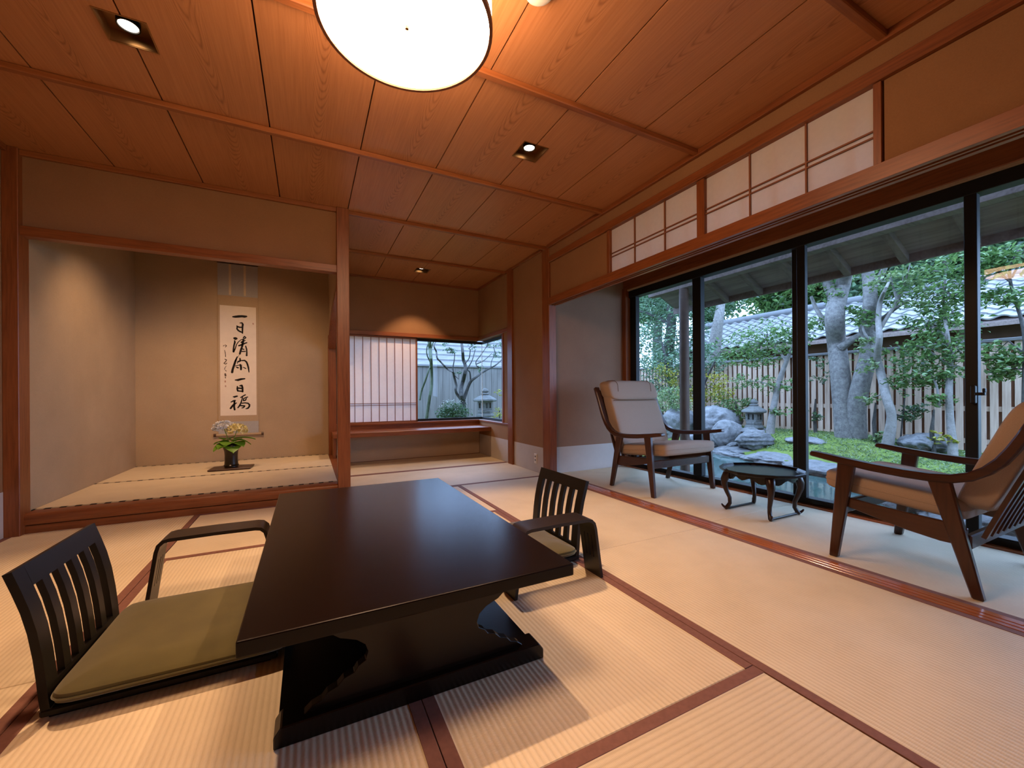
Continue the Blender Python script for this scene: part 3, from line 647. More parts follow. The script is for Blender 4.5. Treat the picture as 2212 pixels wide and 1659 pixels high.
for conv, s_, strokes in ((Z1, 13.82, [
    [(425, 335, 38), (500, 335, 66), (600, 325, 72), (700, 320, 66), (780, 330, 70), (838, 325, 46)],
    [(640, 522, 26), (700, 515, 38), (725, 560, 52), (716, 640, 46), (715, 750, 42), (715, 828, 34)], [(550, 600, 24), (558, 650, 38), (552, 700, 42), (600, 752, 46), (660, 785, 46), (712, 805, 30)], [(560, 622, 36), (630, 650, 44), (700, 650, 36)],
    [(470, 975, 60), (505, 985, 92), (540, 985, 60)], [(480, 1050, 32), (490, 1090, 48), (465, 1180, 42), (450, 1280, 42), (450, 1380, 54)], [(452, 1370, 44), (495, 1300, 30), (540, 1160, 24), (590, 1090, 24), (660, 1030, 20), (740, 1000, 28)],
    [(745, 965, 38), (778, 918, 30), (818, 960, 30), (780, 992, 28), (735, 1012, 40)], [(800, 1040, 24), (740, 1062, 38), (680, 1100, 42)], [(845, 1108, 34), (760, 1140, 40), (690, 1172, 48), (605, 1200, 42)],
    [(740, 1040, 46), (720, 1150, 58), (700, 1240, 48), (670, 1320, 52), (635, 1445, 50)], [(810, 1210, 32), (838, 1300, 38), (845, 1400, 38), (840, 1495, 48)], [(690, 1290, 34), (760, 1310, 32)], [(700, 1372, 36), (800, 1370, 32)], [(620, 1470, 8), (560, 1560, 15), (505, 1659, 40)]]),
    (Z2, 12.77, [[(515, 10, 26), (470, 120, 48), (430, 240, 52), (390, 360, 52), (375, 440, 56)], [(592, 50, 30), (600, 120, 48), (550, 145, 36)], [(640, 115, 30), (720, 110, 38), (770, 150, 42), (800, 220, 42), (825, 310, 42), (842, 435, 22)],
    [(540, 130, 28), (516, 195, 16)], [(600, 225, 44), (622, 290, 52), (620, 362, 46)], [(490, 295, 26), (540, 312, 42)], [(685, 298, 22), (752, 332, 28)], [(470, 260, 22), (560, 240, 22), (650, 242, 16)],
    [(460, 650, 28), (540, 650, 60), (620, 626, 56), (725, 614, 36)], [(520, 825, 28), (518, 900, 42), (532, 955, 38)], [(588, 812, 32), (640, 800, 52), (664, 860, 42), (665, 975, 42)], [(530, 870, 40), (640, 882, 42)], [(540, 950, 38), (660, 962, 38)],
    [(405, 1112, 24), (440, 1115, 50), (515, 1095, 42)], [(342, 1262, 24), (410, 1225, 38), (465, 1214, 32)], [(440, 1220, 46), (438, 1320, 42), (430, 1390, 46), (446, 1470, 46)], [(440, 1300, 36), (380, 1370, 46), (332, 1435, 46)], [(455, 1312, 30), (495, 1280, 26)],
    [(608, 1134, 26), (680, 1090, 32), (740, 1058, 32)], [(690, 1162, 28), (760, 1132, 32), (805, 1118, 28)], [(660, 1110, 28), (650, 1180, 28), (620, 1280, 34), (580, 1360, 38), (536, 1414, 32)], [(690, 1222, 32), (740, 1210, 32), (770, 1160, 28)], [(690, 1170, 28), (690, 1222, 32)],
    [(650, 1290, 32), (730, 1280, 32), (810, 1290, 38), (855, 1330, 42), (850, 1380, 42), (810, 1430, 42), (755, 1442, 26)], [(590, 1350, 38), (660, 1360, 38), (725, 1362, 36), (690, 1410, 32), (645, 1422, 26)]])):
    for q in strokes: INK.append(('ink', [(*conv(x, y), wd/s_) for x, y, wd in q]))
for conv, s_, strokes in ((Z1, 13.82, [[(140, 1212, 14), (172, 1190, 24)], [(198, 1168, 14), (235, 1200, 28), (205, 1245, 14)], [(180, 1330, 12), (200, 1400, 20), (210, 1480, 18), (210, 1525, 24)], [(188, 1600, 18), (224, 1612, 24)]]),
    (Z2, 12.77, [[(178, 80, 18), (222, 90, 20), (200, 140, 22), (148, 190, 22), (200, 212, 22), (232, 180, 18)], [(212, 258, 10), (170, 330, 15), (158, 372, 8)], [(190, 372, 14), (212, 406, 18)], [(185, 480, 40), (195, 535, 42)], [(188, 572, 22), (195, 595, 22)]])):
    for q in strokes: INK.append(('ink_thin', [(*conv(x, y), wd/s_) for x, y, wd in q]))
INK.append(('seal', [(*Z2(185, 676), 34/12.77), (*Z2(186, 706), 34/12.77)])); INK.append(('seal', [(*Z2(195, 806), 30/12.77), (*Z2(196, 832), 30/12.77)])); INK.append(('seal', [(*Z1(1030, 530), 30/13.82), (*Z1(1036, 560), 30/13.82)]))
def brush(strokes, y0):
    m = MB()
    for st_ in strokes:
        # resample with round ends
        P = [ony(a, b, SY-.003) for a, b, c in st_]; k = mpp(P[0]); Wd = [c*k for *_, c in st_]
        pts, ws = [], []
        for i in range(len(P)-1):
            for t in np.linspace(0, 1, 7)[:(-1 if i < len(P)-2 else None)]:
                pts.append(P[i]*(1-t)+P[i+1]*t); ws.append(Wd[i]*(1-t)+Wd[i+1]*t)
        d0 = pts[0]-pts[1]; d0 /= np.linalg.norm(d0)+1e-9; d1 = pts[-1]-pts[-2]; d1 /= np.linalg.norm(d1)+1e-9
        pts = [pts[0]+d0*ws[0]*.42, pts[0]+d0*ws[0]*.25]+pts+[pts[-1]+d1*ws[-1]*.25, pts[-1]+d1*ws[-1]*.42]; ws = [ws[0]*.25, ws[0]*.8]+ws+[ws[-1]*.8, ws[-1]*.25]
        m.strip([(p[0], p[2]) for p in pts], ws, 'y', y0-.0006, y0)
    return m
inks = [s for n_, s in INK if n_ == 'ink']
for a, b in ((0, 1), (1, 4), (4, 14), (14, 23), (23, 24), (24, 28), (28, len(inks))): brush(inks[a:b], -.0027).build('character', 'ink', pp)
for s_ in [s for n_, s in INK if n_ == 'ink_thin']: brush([s_], -.0028).build('signature_stroke', 'ink_thin', pp)
for s_ in [s for n_, s in INK if n_ == 'seal']: brush([s_], -.0029).build('seal_mark', 'seal', pp)
bd = thing('flower_board', 'thin dark wooden display board under the bronze vase', 'board', (-.70, 4.985, .128))
MB().prism([(-.185, -.115), (.17, -.125), (.185, .10), (.05, .125), (-.17, .11)], 'z', .004, .018).build('board_top', 'walnut', bd, bevel=.003)
for x in (-.14, .14): box('batten_foot', x-.012, x+.012, -.09, .09, 0, .004, 'walnut', bd)
va = thing('flower_vase', 'tall dark bronze vase in the display alcove', 'vase', (-.705, 4.985, .1465))
MB().lathe([(.050, 0), (.060, .004), (.060, .02), (.057, .07), (.056, .12), (.060, .165), (.070, .195), (.074, .212), (.070, .228), (.060, .236), (.052, .236), (.052, .05), (.001, .05)], 40, capt=False).build('vase_body', 'bronze', va, smooth=True)
MB().lathe([(.064, .016), (.066, .022), (.061, .028)], 40, capb=False, capt=False).build('foot_ring', 'bronze', va, smooth=True)

def leafcloud(pts, size, seed, up=.5, asp=.5, jit=.35):
    r = np.random.default_rng(seed); P = np.asarray(pts, float); N = len(P)
    nrm = r.normal(size=(N, 3)); nrm /= np.linalg.norm(nrm, axis=1)[:, None]; nrm[:, 2] = np.abs(nrm[:, 2])+up; nrm /= np.linalg.norm(nrm, axis=1)[:, None]
    t = r.normal(size=(N, 3)); t -= nrm*(t*nrm).sum(1)[:, None]; t /= np.linalg.norm(t, axis=1)[:, None]; b = np.cross(nrm, t)
    s = (size*(1+jit*r.uniform(-1, 1, N)))[:, None]
    droop = nrm*s*.12
    V = np.stack([P-t*s*.5-droop, P+b*s*asp*.5, P+t*s*.5-droop, P-b*s*asp*.5], 1).reshape(-1, 3)
    Fc = np.arange(4*N).reshape(-1, 4)
    me = bpy.data.meshes.new('leaves'); me.from_pydata(V.tolist(), [], Fc.tolist()); return me
def blob_pts(c, rad, n, seed, clump=9, csz=.28):
    r = np.random.default_rng(seed); k = max(1, n//clump)
    q = r.normal(size=(k, 3)); q /= np.linalg.norm(q, axis=1)[:, None]; q *= (r.uniform(.15, 1, k)**.45)[:, None]
    q = np.repeat(q, clump, 0)+r.normal(size=(k*clump, 3))*csz*np.array([1, 1, .55]); return np.array(c)+q*np.array(rad)
def leafobj(name, pts, size, mat, parent, seed, **kw):
    me = leafcloud(pts, size, seed, **kw); me.materials.append(M[mat]); o = bpy.data.objects.new(name, me); COL.objects.link(o); o.parent = parent; o['kind'] = 'stuff'; return o

hy_ = thing('hydrangea', 'blue and cream hydrangea stems standing in the bronze vase', 'flowers', (-.705, 4.985, .1465))
def head(c, r, mat, seed):
    q = np.random.default_rng(seed).normal(size=(420, 3)); q /= np.linalg.norm(q, axis=1)[:, None]; q = q[q[:, 2] > -.45]*np.array([r, r, r*.72])+np.array(c); leafobj('flower_head', q, .026, mat, hy_, seed, up=.2, asp=.9)
h1, h2 = ony(483, 923, 4.97)-np.array([-.705, 4.985, .1465]), ony(512, 929, 4.94)-np.array([-.705, 4.985, .1465])
head(h1, .090, 'petal_blue', 1); head(h2, .086, 'petal_yel', 2)
for c in (h1, h2): MB().tube([(0, 0, .06), (c[0]*.3, c[1]*.3, .26), tuple(c)], [.004, .004, .003], 6).build('stem', 'leaf_vase', hy_, smooth=True)
def bigleaf(base, tip, wd, droop):
    b, t = np.array(base), np.array(tip); d = t-b; L = np.linalg.norm(d); d /= L; sd_ = np.cross(d, (0, 0, 1.)); sd_ /= np.linalg.norm(sd_); m = MB(); vs = []; n_ = 8
    for i in range(n_+1):
        u = i/n_; w_ = wd*math.sin(math.pi*min(1, u*.92+.06))**.8; c = b+d*L*u+np.array([0, 0, -droop*u*u]); vs += [c-sd_*w_+np.array([0, 0, .012]), c, c+sd_*w_+np.array([0, 0, .012])]
    return m.add(vs, [(3*i+j, 3*i+j+1, 3*i+4+j, 3*i+3+j) for i in range(n_) for j in (0, 1)])
for k, (a, l, z, dr) in enumerate(((3.0, .15, .30, .03), (3.7, .16, .27, .06), (-.6, .14, .29, .05), (-1.3, .13, .26, .07), (.2, .17, .31, .06), (-2.2, .15, .28, .05), (4.4, .12, .30, .04), (1.4, .13, .31, .03), (2.2, .14, .33, .03), (-.2, .22, .33, .02))):
    bigleaf((.02*math.cos(a), .02*math.sin(a), z-.05), (l*math.cos(a), l*math.sin(a), z+.01), .078 if k < 9 else .02, dr+.05).build('leaf', 'leaf_vase', hy_, smooth=True)

# ------------------------------------------------------------------ garden
def smooth(a): a = np.clip(a, 0, 1); return a*a*(3-2*a)
FX, FY = 8.4, 9.0
def xe(y): return np.interp(y, [-6, 1.0, 1.8, 2.6, 3.4, 4.3, 5.2], [4.35, 4.6, 5.2, 5.85, 6.3, 6.55, 6.75])
def gh(x, y):
    h = -.13+(.21*smooth((y-1.2)/2.6)+.02)*smooth((x-xe(y)-.1)/1.3)+.05*smooth((y-5.5)/2)+.05*smooth((x-xe(y))/.3)
    h = h-.5*smooth((x-4.05)/.08)*smooth((xe(y)-.1-x)/.08)*smooth((5.25-y)/.1)
    return h
xs = np.linspace(3.55, 20, 140); ys = np.linspace(-4, 24, 150)
xs = np.unique(np.concatenate([np.linspace(-6, 3.55, 20), np.linspace(3.6, 8.8, 90), np.linspace(9, 30, 20)])); ys = np.unique(np.concatenate([np.linspace(-8, -.5, 12), np.linspace(-.4, 9.5, 100), np.linspace(10, 30, 16)]))
X_, Y_ = np.meshgrid(xs, ys, indexing='ij'); Zg = gh(X_, Y_)+.012*np.sin(X_*7)*np.cos(Y_*6); Zg[(X_ < 3.9) & (Y_ < 6.2)] = -.55
me = bpy.data.meshes.new('ground'); V = np.stack([X_, Y_, Zg], -1).reshape(-1, 3); ny = len(ys)
me.from_pydata(V.tolist(), [], [(i*ny+j, (i+1)*ny+j, (i+1)*ny+j+1, i*ny+j+1) for i in range(len(xs)-1) for j in range(ny-1)]); me.polygons.foreach_set('use_smooth', [True]*len(me.polygons)); me.materials.append(M['moss'])
gr = bpy.data.objects.new('ground', me); COL.objects.link(gr); struct(gr, 'mossy garden ground rising towards the fence')
struct(box('pond_water', 4.08, 6.56, -6, 5.25, -.5, -.215, 'water'), 'still water of the garden pond')
pv = struct(box('terrace', 3.53, 4.06, -6, 3.75, -.4, -.115, 'pebble'), 'pale gravel strip outside the garden window')
mg = MB(); r_ = np.random.default_rng(5)
q = np.stack([r_.uniform(4.8, 8.3, 16000), r_.uniform(.2, 5.6, 16000)], 1); keep = (q[:, 0] > xe(q[:, 1])+.3); q = q[keep]
pts = np.column_stack([q, gh(q[:, 0], q[:, 1])+.012])
mo = leafobj('moss_tufts', pts, .05, 'leaf_pale', gr, 3, up=.15, asp=.3)

from mathutils import noise as mn
def rock(name, label, c, size, mat, seed, flat=.5, strat=0.0, rz=0.0, group='garden rocks'):
    bm = bmesh.new(); bmesh.ops.create_icosphere(bm, subdivisions=5, radius=1); off = Vector((seed*3.1, seed*1.7, seed*.9))
    for v in bm.verts:
        p = v.co.copy(); d = 1+.26*mn.noise(p*1.1+off)-.16*abs(mn.noise(p*2.3+off))-.09*abs(mn.noise(p*5+off))+.03*mn.noise(p*13+off)
        if strat: d += .05*math.sin(p.z*strat+2*mn.noise(p*1.5+off))
        q = p*d
        for ax in ((.8, .3, .5), (-.6, .5, .6), (.1, -.8, .6), (-.3, -.4, .85)):      # chisel facets
            a = Vector(ax).normalized(); k = q.dot(a)-.82
            if k > 0: q -= a*k*.7
        v.co = Vector((q.x*size[0], q.y*size[1], q.z*size[2]))
    m_ = bpy.data.meshes.new(name); bm.to_mesh(m_); bm.free(); m_.polygons.foreach_set('use_smooth', [True]*len(m_.polygons)); m_.materials.append(M[mat])
    o = bpy.data.objects.new(name, m_); COL.objects.link(o); o.location = c; o.rotation_euler = (0, 0, rz); return tag(o, label, 'rock', group)
def rk(px, py, wpx, hpx, X, mat, seed, label, depth=.4, **kw):
    c = onx(px, py, X); k = mpp(c); return rock('garden_rock', label, tuple(c), (depth, wpx*k*.44, hpx*k*.54), mat, seed, **kw)
rk(1548, 912, 96, 74, 7.5, 'stone_grey', 1, 'broad grey boulder behind the others at the far end of the pond', .55); rk(1468, 915, 80, 78, 7.3, 'stone_grey', 2, 'pale boulder behind the round garden post', .5)
rk(1569, 937, 60, 64, 6.95, 'stone_grey', 3, 'rounded pale boulder at the pond edge'); rk(1630, 950, 66, 44, 6.9, 'stone_dark', 4, 'layered dark rock slanting into the pond edge', .4, strat=16.0)
rk(1553, 955, 40, 36, 6.8, 'stone_dark', 5, 'small dark rock beside the rounded pale boulder', .3); rk(1612, 934, 34, 22, 7.3, 'stone_grey', 6, 'grey rock just below the small stone lantern', .3)
rk(1742, 953, 100, 18, 7.3, 'stone_grey', 8, 'long flat pale stone lying on the moss', .22); rk(1994, 958, 100, 44, 7.7, 'stone_dark', 9, 'low dark boulder at the foot of the board fence', .35)
rk(1585, 962, 26, 14, 6.75, 'stone_grey', 11, 'small white stone between rocks at the water', .14); rk(1500, 950, 50, 40, 6.7, 'stone_grey', 12, 'mid-size grey rock near the round garden post', .35)
y = -2.2; k = 0
while y < 5.2:
    L = [.72, .55, .9, .63, .8][k % 5]; o = rock('coping_stone', 'rough grey coping stone along the far edge of the pond', (float(xe(y+L/2))+.08+.03*math.sin(k*2.1), y+L/2, -.185), (.34, L*.80, .115), 'coping', 20+k, rz=-math.atan(float(xe(y+L)-xe(y))/L), group='coping stones along the pond'); y += L; k += 1

def lantern(label, c, s, rz=0.0):
    t = thing('stone_lantern', label, 'lantern', tuple(c), rz, 'stone lanterns'); a = lambda prof, nm, n=6, mat='stone_lant', sm=False: MB().lathe([(r*s, z*s) for r, z in prof], n, phase=math.pi/6).build(nm, mat, t, bevel=.004*s)
    a([(.24, 0), (.25, .03), (.22, .09), (.16, .10)], 'base'); a([(.20, .10), (.21, .16), (.18, .18)], 'platform')
    m = MB(); w_ = .145*s; z0, z1 = .18*s, .42*s; o_ = .055*s
    for sx in (-1, 1):
        for sy in (-1, 1): m.box(*sorted((sx*w_, sx*(w_-.06*s))), *sorted((sy*w_, sy*(w_-.06*s))), z0, z1)
    for z in ((z0, z0+.05*s), (z1-.05*s, z1)): m.box(-w_+.002, w_-.002, -w_+.002, w_-.002, *z)
    m.build('light_chamber', 'stone_lant', t, bevel=.003*s)
    MB().box(-.03*s, .03*s, -w_+.01*s, w_-.01*s, z0, z1).box(-w_+.01*s, w_-.01*s, -.03*s, .03*s, z0, z1).build('chamber_bar', 'stone_lant', t)
    a([(.30, .41), (.33, .43), (.32, .47), (.22, .53), (.12, .58), (.10, .59)], 'roof'); a([(.10, .59), (.115, .61), (.09, .64), (.07, .645), (.095, .67), (.10, .70), (.07, .745), (.015, .775)], 'finial', 14)
c = onx(1629, 925, 7.75); lantern('small stone lantern behind the pond rocks before the board fence', c, .74); rock('garden_rock', 'low stone under the small stone lantern', (c[0]+.1, c[1], c[2]-.09), (.25, .25, .12), 'stone_grey', 33)
c = ony(1048, 900, 7.4); lantern('stone lantern standing outside the corner window', c, .73, .3); rock('garden_rock', 'stone block under the lantern outside the corner window', (c[0], c[1], (c[2]-.13)/2), (.2, .2, abs(c[2]+.13)/2+.03), 'stone_grey', 31)

# fences
fn = thing('board_fence', 'tall cedar board fence with grey cap behind the garden pond', 'fence', (FX, 0, 0))
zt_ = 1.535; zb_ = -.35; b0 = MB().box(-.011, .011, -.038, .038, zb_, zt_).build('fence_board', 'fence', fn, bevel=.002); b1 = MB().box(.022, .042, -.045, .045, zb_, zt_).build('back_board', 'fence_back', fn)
ks = range(0, 74)
for k in ks:
    y = .9+k*.111
    for src, dy in ((b0, 0), (b1, .055)):
        if k == 0: src.location = (0, y+dy, 0)
        else: inst(src, fn, (0, y+dy, 0))
for z in (.16, .62, 1.12): box('rail', .008, .024, .8, 9.15, z-.035, z+.035, 'fence', fn)
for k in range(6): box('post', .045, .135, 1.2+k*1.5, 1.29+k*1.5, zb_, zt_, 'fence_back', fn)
box('cap', -.06, .11, .8, 9.2, zt_, zt_+.045, 'cap', fn, .006)
f2 = thing('plank_fence', 'weathered grey plank fence behind the tree outside the corner window', 'fence', (0, FY, 0))
p0 = MB().box(-.074, .074, -.01, .01, -.35, 1.50).build('plank', 'fence_grey', f2, bevel=.003)
for k in range(46):
    x = 1.3+k*.152
    if k == 0: p0.location = (x, 0, 0)
    else: inst(p0, f2, (x, .004*(k % 2), 0))
box('cap', 1.2, 8.35, -.05, .07, 1.50, 1.545, 'cap', f2, .005)
# back house: pale roof courses behind the plank fence
rb = thing('shed_roof', 'pale shed roof in straight courses behind the grey plank fence', 'roof', (0, 10.2, 0))
for k in range(12): MB().prism([(k*.28, 1.45+k*.17), (k*.28+.30, 1.45+k*.17+.155), (k*.28+.30, 1.45+k*.17+.185), (k*.28, 1.45+k*.17+.045)], 'x', -1.5, 8.5).build('roof_course', 'shingle', rb)
box('wall', -1.2, 8.2, .3, 3.2, -.3, 1.55, 'brown_wall', rb)
# neighbouring house with tiled roof
nh = thing('neighbour_house', 'low house with grey wavy tiled roof beyond the board fence', 'building', (0, 0, 0))
ex, ez, rx, rz_ = 12.0, 2.27, 14.5, 3.50; sl_ = math.atan2(rz_-ez, rx-ex); Ls = math.hypot(rx-ex, rz_-ez)
m = MB(); wv_ = []; nu_ = 10; tw, tl = .34, .285
for i in range(nu_+1):
    u = i/nu_; zz = .028*math.sin(2*math.pi*u)+.012
    wv_ += [(0, (u-.5)*tw*1.03, zz+.045), (0, (u-.5)*tw*1.03, zz+.015), (tl*1.12, (u-.5)*tw*1.03, zz+.012)]
m.add(wv_, [(3*i, 3*i+3, 3*i+5, 3*i+2) for i in range(nu_)]+[(3*i, 3*i+1, 3*i+4, 3*i+3) for i in range(nu_)])
t0 = m.build('roof_tile', 'tile', nh, smooth=True); first = True
for a in range(30):
    for b in range(10):
        s = b*tl; loc = (ex+s*math.cos(sl_), .8+a*tw, ez+s*math.sin(sl_))
        if first: t0.location = loc; t0.rotation_euler = (0, -sl_, 0); first = False
        else: inst(t0, nh, loc, (0, -sl_, 0))
MB().prism([(ex-.05, ez-.06), (rx, rz_-.02), (rx, rz_-.10), (ex-.05, ez-.14)], 'y', .6, 11.1).build('roof_deck', 'eave', nh)
MB().tube([(rx, .5, rz_+.06), (rx, 11.2, rz_+.06)], .14, 12).build('ridge', 'ridge', nh, smooth=True)
box('house_wall', ex+.55, rx+2, .9, 10.8, -.4, ez+.15, 'brown_wall', nh)
MB().prism([(rx, rz_), (rx+2.6, ez), (rx+2.6, ez-.1), (rx, rz_-.1)], 'y', .6, 11.1).build('rear_slope', 'tile', nh)
for k in range(5): box('wall_post', ex+.50, ex+.56, 1.2+k*2.2, 1.32+k*2.2, -.3, ez, 'eave', nh)

# eaves over the garden window
ev = struct(empty('eaves'), 'dark timber eaves above the garden window')
def ez_(x): return 2.365-.5*(x-4.6)
for k in range(16):
    x0 = 3.45+k*.105; MB().prism([(x0, ez_(x0)+.075), (x0+.104, ez_(x0+.104)+.075), (x0+.104, ez_(x0+.104)+.09), (x0, ez_(x0)+.09)], 'y', -4, 4.5).build('soffit_board', 'eave_board', ev)
MB().prism([(3.45, ez_(3.45)+.095), (5.16, ez_(5.16)+.095), (5.16, ez_(5.16)+.15), (3.45, ez_(3.45)+.15)], 'y', -4, 4.55).build('roof_sheet', 'ridge', ev)
r0 = MB().prism([(3.5, ez_(3.5)), (5.12, ez_(5.12)), (5.12, ez_(5.12)+.075), (3.5, ez_(3.5)+.075)], 'y', -.03, .03).build('rafter', 'eave', ev)
for k in range(16):
    y = 4.10-.463*k
    if k == 0: r0.location = (0, y, 0)
    else: inst(r0, ev, (0, y, 0))
box('eave_beam', 4.54, 4.66, -4, 4.50, 2.29, 2.40, 'eave', ev, .004); box('fascia', 5.12, 5.15, -4, 4.55, ez_(5.12)-.005, ez_(5.12)+.12, 'eave', ev)
gp = tag(MB().tube([(4.6, 3.905, -.5), (4.6, 3.905, 2.29)], .062, 20).build('garden_post', 'post_out', smooth=True), 'round brown timber post holding up the eaves', 'post')
e2 = struct(MB().prism([(5.75, 2.50), (6.5, 2.15), (6.5, 2.2), (5.75, 2.56)], 'x', -2, 2.9).build('eaves', 'eave_board'), 'short eaves above the corner window')

# ------------------------------------------------------------------ trees
def path3(pts, plane, v, jit=.0, seed=0):
    r = np.random.default_rng(seed); out, rad = [], []
    for i, (a, b, wpx) in enumerate(pts):
        p = (onx if plane == 'x' else ony)(a, b, v+(jit*i*r.uniform(-1, 1) if i else 0)); out.append(p); rad.append(max(.005, wpx*mpp(p)*.5*float((p-CAM) @ _f)/np.linalg.norm(p-CAM)))
    # catmull-rom
    P = np.array(out); Q, rr = [], []
    for i in range(len(P)-1):
        a = P[max(i-1, 0)]; b = P[i]; c_ = P[i+1]; d = P[min(i+2, len(P)-1)]
        for t in np.linspace(0, 1, 5)[:-1]:
            Q.append(.5*((2*b)+(c_-a)*t+(2*a-5*b+4*c_-d)*t*t+(3*b-a-3*c_+d)*t**3)); rr.append(rad[i]*(1-t)+rad[i+1]*t)
    return Q+[P[-1]], rr+[rad[-1]]
def tree(name, label, plane, v, stems, blobs, bark, leaf, cat='tree', group=None, lsize=.075, seed=1, down=True):
    allp = [path3(s, plane, v, .05, seed+i) for i, s in enumerate(stems)]
    base = allp[0][0][0] if allp else (onx if plane == 'x' else ony)(blobs[0][0], blobs[0][1], v)
    g = float(gh(base[0], base[1]))
    t = thing(name, label, cat, (float(base[0]), float(base[1]), g), 0, group); o_ = np.array([base[0], base[1], g])
    for i, (q, rr) in enumerate(allp):
        if i == 0 and down: q = [np.array([q[0][0], q[0][1], g-.08])]+q; rr = [rr[0]*1.15]+rr
        MB().tube([p-o_ for p in q], rr, 12 if max(rr) > .05 else 7).build('trunk' if i == 0 else 'branch', bark, t, smooth=True)
    if not allp: MB().tube([(0, 0, -.08), (.02, .03, .3), (0, 0, .6)], [.03, .025, .01], 7).build('trunk', bark, t, smooth=True)
    if blobs:
        P = []
        for j, b in enumerate(blobs):
            px, py, rp, n = b[:4]; lv = v+(b[4] if len(b) > 4 else 0); c_ = (onx if plane == 'x' else ony)(px, py, lv); rm_ = rp*mpp(c_)
            rad = (rm_*.8, rm_, rm_*.8)
            P.append(blob_pts(c_, rad, n, seed*100+j))
        leafobj('foliage', np.concatenate(P)-o_, lsize, leaf, t, seed)
        r = np.random.default_rng(seed+55)
        if allp:   # twigs from the nearest stem point to each leaf mass
            S = np.concatenate([np.array(q) for q, _ in allp])
            for pp_ in P:
                c_ = pp_.mean(0); k_ = np.argmin(((S-c_)**2).sum(1)); a = S[k_]
                MB().tube([a-o_, (a+c_)/2+r.normal(size=3)*.06-o_, c_-o_], [.012, .009, .004], 5).build('twig', bark, t)
    return t
GT = 'garden trees before the board fence'
tree('garden_tree', 'thick grey tree forking into two trunks before the board fence', 'x', 7.75, [
    [(1832, 952, 62), (1822, 880, 48), (1814, 800, 45), (1807, 740, 43), (1803, 690, 45), (1808, 650, 46), (1822, 610, 36), (1830, 560, 32), (1834, 500, 26)],
    [(1852, 945, 46), (1850, 880, 46), (1862, 820, 44), (1876, 760, 40), (1872, 700, 37), (1880, 660, 35), (1878, 615, 32), (1872, 570, 28), (1868, 500, 24)],
    [(1808, 655, 34), (1795, 628, 27), (1780, 590, 22), (1772, 540, 18)], [(1796, 715, 16), (1778, 690, 13), (1762, 664, 10), (1752, 640, 7)], [(1880, 625, 24), (1900, 600, 18), (1915, 570, 12)],
    [(1816, 752, 24), (1850, 728, 17), (1888, 712, 15), (1905, 690, 12), (1938, 664, 9), (1965, 648, 6)]],
    [(1770, 600, 34, 260), (1862, 575, 40, 330, .5), (1845, 680, 26, 160), (1870, 690, 22, 120, -.3), (1795, 640, 20, 110), (1760, 700, 26, 150), (1885, 640, 24, 130, .3), (1930, 640, 30, 200), (1800, 540, 60, 400), (1890, 520, 60, 400)], 'bark', 'leaf', group=GT, seed=2)
tree('garden_tree', 'slender pale tree with crooked trunk before the board fence', 'x', 7.45, [
    [(1918, 958, 30), (1926, 900, 23), (1915, 860, 22), (1901, 800, 20), (1895, 772, 17), (1900, 730, 15), (1897, 690, 14), (1902, 650, 12), (1914, 622, 8), (1926, 598, 6)],
    [(1897, 772, 14), (1884, 745, 9), (1868, 720, 6), (1862, 700, 4)], [(1900, 712, 12), (1925, 672, 9), (1942, 640, 7), (1958, 600, 5), (1966, 570, 3)], [(1938, 650, 7), (1928, 615, 5), (1922, 590, 4)]],
    [(1950, 595, 36, 220), (1900, 610, 26, 130), (1985, 640, 34, 200), (1870, 790, 20, 90), (1880, 860, 18, 80), (1868, 745, 22, 110)], 'bark_pale', 'leaf_pale', group=GT, seed=3, lsize=.065)
tree('garden_tree', 'thin straight leafy tree before the board fence', 'x', 7.55, [
    [(2058, 962, 24), (2052, 900, 19), (2050, 840, 18), (2053, 780, 14), (2046, 720, 10), (2038, 660, 7), (2042, 600, 5), (2050, 555, 3)],
    [(2050, 790, 7), (2010, 760, 5), (1980, 745, 3)], [(2052, 770, 6), (2085, 730, 4), (2100, 700, 3)], [(2048, 730, 6), (2010, 700, 4), (1985, 690, 3)], [(2030, 880, 7), (2022, 830, 6), (2002, 800, 4)]],
    [(1960, 770, 42, 330), (2010, 745, 46, 380), (2050, 700, 44, 330), (1995, 810, 40, 300), (2075, 760, 34, 220), (1950, 825, 30, 180), (2045, 630, 50, 360), (2005, 690, 40, 260), (2085, 640, 36, 220), (2000, 600, 50, 340), (2060, 570, 50, 340), (2040, 805, 30, 160), (2030, 860, 22, 100)], 'bark_pale', 'leaf', group=GT, seed=4, lsize=.07)
tree('garden_tree', 'slim leaning pale trunk beside the small stone lantern', 'x', 7.65, [
    [(1664, 930, 20), (1671, 880, 15), (1684, 822, 13), (1699, 780, 10), (1714, 745, 8), (1726, 710, 5)], [(1699, 782, 7), (1680, 755, 5), (1655, 735, 3)]],
    [(1690, 735, 40, 330), (1650, 722, 40, 330), (1610, 735, 42, 340), (1720, 720, 30, 200), (1630, 775, 32, 210), (1590, 770, 30, 200), (1665, 770, 26, 150), (1700, 830, 18, 80), (1690, 890, 18, 80), (1655, 830, 26, 140), (1610, 820, 26, 140)], 'bark_pale', 'leaf', group=GT, seed=5, lsize=.07)
tree('maple_tree', 'yellow-green maple by the round garden post', 'x', 7.85, [[(1500, 930, 14), (1506, 880, 11), (1516, 840, 8), (1532, 805, 6), (1545, 780, 4)], [(1508, 870, 7), (1490, 835, 5), (1470, 810, 3)]],
    [(1530, 845, 26, 260), (1505, 870, 22, 220), (1548, 822, 24, 240), (1465, 815, 30, 260), (1430, 800, 26, 220), (1560, 850, 22, 180), (1480, 850, 24, 200)], 'bark_dark', 'leaf_yel', seed=6, lsize=.06, group=GT)
